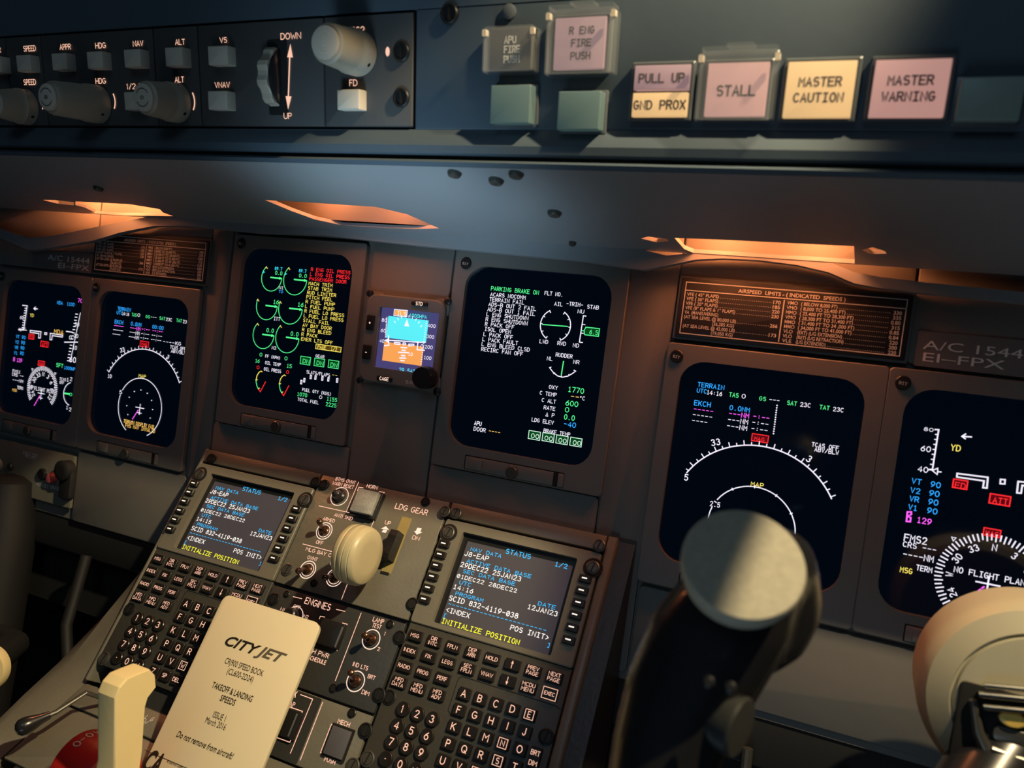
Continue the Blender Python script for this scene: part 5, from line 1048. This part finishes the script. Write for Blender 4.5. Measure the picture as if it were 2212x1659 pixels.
# ---------------------------------------------------------------- flap lever
def atX(px, py, X): d_ = ray(px, py); return CP+d_*((X-CP[0])/d_[0])
XL = P3(262, 1560, .50)[0]
pts = [atX(*zq(*p), XL) for p in ((1085, 1659), (1088, 1005), (1130, 900), (1200, 820), (1300, 775), (1420, 728), (1470, 780), (1478, 890), (1400, 990), (1372, 1080), (1345, 1500), (1322, 1659))]
dn = np.array([0, -.02, .002]); pts = [pts[0]+dn]+pts+[pts[-1]+dn]; TH = .0165; cz_ = np.mean(pts, axis=0)
fl = thing('flap_lever', 'tall cream hooked lever standing at the left of the booklet', 'lever', FW, XL, pts[0][1], pts[0][2])
rings = []
for x, k in ((XL, .955), (XL-.0008, .99), (XL-.002, 1), (XL-TH+.002, 1), (XL-TH+.0006, .985), (XL-TH, .95)):
    rings.append([(x, cz_[1]+(p[1]-cz_[1])*(1-(1-k)*.25), cz_[2]+(p[2]-cz_[2])*k) for p in pts])
MB().loft(rings, cap0=True).build('lever_blade', M['cream'], fl, smooth=25)
# red emergency quadrant under the lever
Rq = .026; rc = FQ.P(*FQ.at(205, 1672, .027), .0285); rq = thing('red_quadrant', 'curved red quadrant with worn lettering at the foot of the cream lever', 'quadrant', FW, rc[0], rc[1], rc[2])
mb = MB(); rings = []
for x, k in ((-.016, .97), (-.014, 1), (.016, 1), (.018, .97)):
    rings.append([(rc[0]+x, rc[1]+Rq*k*math.sin(2*math.pi*i/64), rc[2]+Rq*k*math.cos(2*math.pi*i/64)) for i in range(64)])
mb.loft(rings, cap0=True).build('red_drum', M['red'], rq, smooth=40)
for st, a in (('M', 98), ('O', 84), ('-', 72), ('O', 62)):
    mb = MB(); mb.text(st, 0, 0, .0055, .005, .0009, 0)
    V = [(rc[0]-.010+y_*1.0, rc[1]+(Rq+.0004)*math.sin(math.radians(a)+x_/Rq), rc[2]+(Rq+.0004)*math.cos(math.radians(a)+x_/Rq)) for x_, y_, _ in mb.v]
    m2 = MB(); m2.v = V; m2.f = mb.f; m2.build('lettering', M['pwhite'], rq, smooth=0)
# ---------------------------------------------------------------- side fairing and release handle left of the pedestal
inn = [FP.P(PL0-.0015, v, -.006) for v in (-.05, -.10, -.15, -.2150)]+[FQ.P(PL0-.0015, v, -.001) for v in (-.06, -.15, -.28)]
outp = [P3(*q) for q in ((420, 1195, .76), (318, 1275, .745), (228, 1345, .72), (128, 1430, .68), (52, 1500, .655), (-40, 1590, .62), (-160, 1730, .56))]
mid = [a*.5+b_*.5+np.array([-.004, .004, .006]) for a, b_ in zip(inn, outp)]
sf = thing('side_fairing', 'grey curved fairing running down the left flank of the pedestal', 'fairing', FW, *outp[3])
low = [p+np.array([-.004, -.03, -.004]) for p in outp]
rings = [[tuple(a), tuple(b_), tuple(c), tuple(d_), tuple(np.array([a[0]-.0005, d_[1]-.03, d_[2]])), tuple(a+np.array([-.0005, -.05, 0]))] for a, b_, c, d_ in zip(inn, mid, outp, low)]
MB().loft(rings, cap0=True).build('fairing_shell', M['gear'], sf, smooth=40)
b0, b1 = P3(50, 1570, .585), P3(122, 1538, .60); rh = thing('ball_handle', 'small glossy black teardrop handle beside the pedestal, lower left', 'handle', FW, *b0)
dd = b1-b0
MB().tube([b0-dd*.24, b0-dd*.20, b0-dd*.1, b0+dd*.05, b0+dd*.25, b0+dd*.5, b0+dd*.8], [.0008, .004, .0062, .0068, .0060, .0042, .0030], 20).build('grip', M['gloss'], rh)
MB().tube([b0+dd*.75, b1, b1+np.array([.006, .01, -.02]), b1+np.array([.01, -.01, -.05])], .0019, 10).build('stem', M['screw'], rh)
# captain's yoke: cream hub rim at the picture edge and its dark column
ch = P3(-40, 1447, .74); yl = thing('captain_control_yoke', 'cream-rimmed yoke hub and dark column cut by the left picture edge', 'yoke', FW, *ch)
def disc(center, axis, prof, n=48):
    axis = np.array(axis, float)/np.linalg.norm(axis); a = np.cross(axis, [0, 1, 0]); a /= np.linalg.norm(a); b_ = np.cross(a, axis); b_ = -b_ if np.dot(np.cross(a, b_), axis) < 0 else b_
    R = [[tuple(center+axis*z+r*(math.cos(2*math.pi*i/n)*a+math.sin(2*math.pi*i/n)*b_)) for i in range(n)] for r, z in prof]
    return MB().loft(R, cap0=True)
disc(ch, (.45, .1, 1), [(.020, -.012), (.0235, -.008), (.0240, 0), (.0225, .003), (.0175, .0035), (.0170, .001), (.002, .001)]).build('hub_rim', M['cream'], yl)
disc(ch, (.45, .1, 1), [(.0150, .001), (.0150, .0045), (.001, .0048)]).build('hub_centre', M['black'], yl)
cb = P3(15, 1130, .86)
MB().tube([cb+np.array([0, .055, 0]), cb+np.array([0, .05, 0]), cb, cb+np.array([.01, -.15, .02]), cb+np.array([.02, -.40, .05]), cb+np.array([.02, -.55, .06])], [.012, .026, .031, .034, .036, .038], 20).build('column', M['rubber'], yl)
MB().tube([ch+np.array([-.005, 0, -.01]), ch+np.array([-.03, .0, -.05]), cb+np.array([.0, -.12, .03])], [.014, .016, .02], 16).build('hub_shaft', M['rubber'], yl)
# things glimpsed in the dark foot wells
fw = thing('rudder_pedals', 'dark pedal frames barely visible in the foot well right of the pedestal', 'pedal', FW, .30, -.42, -.02)
for x in (.285, .335, .40): MB().tube([(x, -.26, .0), (x+.004, -.34, .012), (x+.002, -.45, .02), (x, -.60, .02)], .004, 10).build('pedal_arm', M['screw'], fw)
MB().box(.345, -.47, .16, .07, -.0, .02, .006, .003).build('pedal_pad', M['rubber'], fw)
MB().tube([(-.36, -.27, .0), (-.355, -.34, .02), (-.33, -.40, .03), (-.30, -.41, .03)], .006, 12).build('pedal_arm', M['rubber'], fw)
# ---------------------------------------------------------------- right hand (first officer's) yoke
cc = P3(1605, 1217, .285)
yk = thing('pilot_control_yoke', 'large glossy black yoke horn in the foreground with cream hub at right edge', 'yoke', FW, *cc)
def blob(chain, res=.0022):
    """one continuous surface: overlapping tapered capsules fused by a voxel remesh"""
    mb = MB()
    for pts in chain:
        P_ = []
        for (a, b_) in zip(pts[:-1], pts[1:]):
            for f in np.linspace(0, 1, 7)[:-1]: P_.append((a[0]*(1-f)+b_[0]*f, a[1]*(1-f)+b_[1]*f))
        P_.append(pts[-1]); mb.tube([p for p, _ in P_], [r for _, r in P_], 26)
        for p, r in (P_[0], P_[-1]):
            R = []
            for k in range(1, 12):
                t_ = math.pi*k/12; R.append([(p[0]+r*math.sin(t_)*math.cos(2*math.pi*i/20), p[1]+r*math.sin(t_)*math.sin(2*math.pi*i/20), p[2]+r*math.cos(t_)) for i in range(20)])
            mb.loft(R, cap0=True)
    me = bpy.data.meshes.new('b'); me.from_pydata(mb.v, [], mb.f); me.update(); o = bpy.data.objects.new('b', me); COL.objects.link(o)
    m_ = o.modifiers.new('r', 'REMESH'); m_.mode = 'VOXEL'; m_.voxel_size = res
    s_ = o.modifiers.new('s', 'SMOOTH'); s_.iterations = 14; s_.factor = .6
    dg = bpy.context.evaluated_depsgraph_get(); m2 = bpy.data.meshes.new_from_object(o.evaluated_get(dg)); bpy.data.objects.remove(o)
    mb = MB(); mb.v = [tuple(v.co) for v in m2.vertices]; mb.f = [tuple(p.vertices) for p in m2.polygons]; bpy.data.meshes.remove(m2); return mb
def pr_(px, py, d, r): return (P3(px, py, d), r*d/F)
horn = [[pr_(1618, 1245, .312, 112), pr_(1585, 1320, .315, 128), pr_(1530, 1400, .318, 135), pr_(1478, 1500, .318, 128), pr_(1440, 1620, .315, 118), pr_(1420, 1750, .31, 115), pr_(1440, 1880, .305, 118)],
        [pr_(1618, 1245, .315, 112), pr_(1668, 1225, .325, 96), pr_(1674, 1300, .33, 98), pr_(1662, 1345, .33, 92), pr_(1600, 1375, .325, 95)],
        [pr_(1500, 1520, .318, 80), pr_(1545, 1545, .310, 66)]]
blob(horn).build('horn_grip', M['gloss'], yk, smooth=180)
nrm = CP-cc; nrm /= np.linalg.norm(nrm); nrm = nrm*.84+np.array([.10, .53, .0])
disc(cc, nrm, [(.0215, -.010), (.0228, -.004), (.0228, .0), (.0222, .0012), (.0195, .0014)], 64).build('horn_cap', M['capg'], yk, label='flat round grey cap on the horn')
bp_ = P3(1592, 1568, .296); disc(bp_, (1, -.05, .35), [(.0095, -.012), (.0118, -.003), (.0120, .001), (.0112, .002)], 40).build('thumb_switch_cap', M['dark'], yk)
for px, py in ((1531, 1473), (1578, 1485)): 
    p = P3(px, py, .262 if px > 1600 else .275); disc(p, CP-p, [(.0022, -.004), (.0022, 0), (.0015, .0006)], 12).build('grip_screw', M['bscrew'], yk)
hc = P3(2240, 1532, .40); ax_ = CP-hc; ax_ /= np.linalg.norm(ax_); ax_ = ax_+np.array([.25, -.30, .05]); ax_ /= np.linalg.norm(ax_)
disc(hc, ax_, [(.0500, -.045), (.0545, -.040), (.0560, -.012), (.0550, -.004), (.0520, .0010), (.0415, .0060), (.0405, .0040), (.0396, .0040), (.0388, .0066), (.0300, .0075), (.001, .0075)], 80).build('hub', M['hub'], yk, label='large cream yoke hub', smooth=28)
FH = Frame(hc+ax_*.0076, np.cross([0.0, 1, 0], ax_), np.cross(ax_, np.cross([0.0, 1, 0], ax_)))
def hb(x0, y0, x1, y1, h0, h1, r=.001, b=.0004, dv=0):
    a_ = FH.at(x0, y0, h1); b_ = FH.at(x1, y1, h1); return MB().box((a_[0]+b_[0])/2, (a_[1]+b_[1])/2+dv, abs(b_[0]-a_[0]), abs(b_[1]-a_[1]), h0, h1, r, b)
onp(hb(2075, 1470, 2330, 1800, -.003, .0006, .003), 'clip_recess', M['gap'], yk, FH)
cl = thing('chart_clip', 'bright steel spring clip with round yellow button on the cream yoke hub', 'clip', FH, .0, .0, .002)
for y0, y1, x0, x1, hh2 in ((1474, 1487, 2126, 2340, .0045), (1493, 1507, 2114, 2340, .0062), (1520, 1534, 2124, 2340, .0055)):
    a_ = FH.at(x0, (y0+y1)/2, hh2); b_ = FH.at(x1, (y0+y1)/2+(x1-x0)*.1, hh2); r_ = abs(FH.at(x0, y0, hh2)[1]-FH.at(x0, y1, hh2)[1])/2
    MB().tube([(a_[0], a_[1], hh2), (b_[0], b_[1], hh2)], r_, 14).build('spring_bar', M['steel'], cl)
p = [FH.at(*q, .003) for q in ((2102, 1512), (2112, 1580), (2140, 1640), (2200, 1690))]
MB().tube([(a, b_, .0030) for a, b_ in p], [.0020, .0030, .0036, .0036], 14).build('clip_frame', M['screw'], cl)
hb(2148, 1566, 2300, 1640, .0005, .0028, .003).build('clip_body', M['screw'], cl); hb(2130, 1534, 2300, 1564, .0005, .0022, .001).build('clip_opening', M['gap'], cl)
a_ = FH.at(2188, 1556, .004); MB().loft([[(x, y, z) for x, y in circ(a_[0], a_[1], r, 26, r*.62)] for r, z in ((.0062, .001), (.0062, .0040), (.0052, .0046))], cap0=True).build('yellow_button', M['yellow'], cl, label='oval yellow button')
a_ = FH.at(2150, 1622, .0045); MB().tube([(a_[0]-.002, a_[1], .0048), (a_[0]+.03, a_[1]-.003, .0048)], .0028, 14).build('clip_roller', M['steel'], cl)
# spoke joining horn and hub below the picture
blob([[(P3(1440, 1860, .305), .021), (P3(1700, 2000, .33), .02), (P3(2000, 1900, .38), .022), (hc-ax_*.02+np.array([0, -.02, 0]), .024)]], .003).build('spoke', M['gloss'], yk, smooth=180)
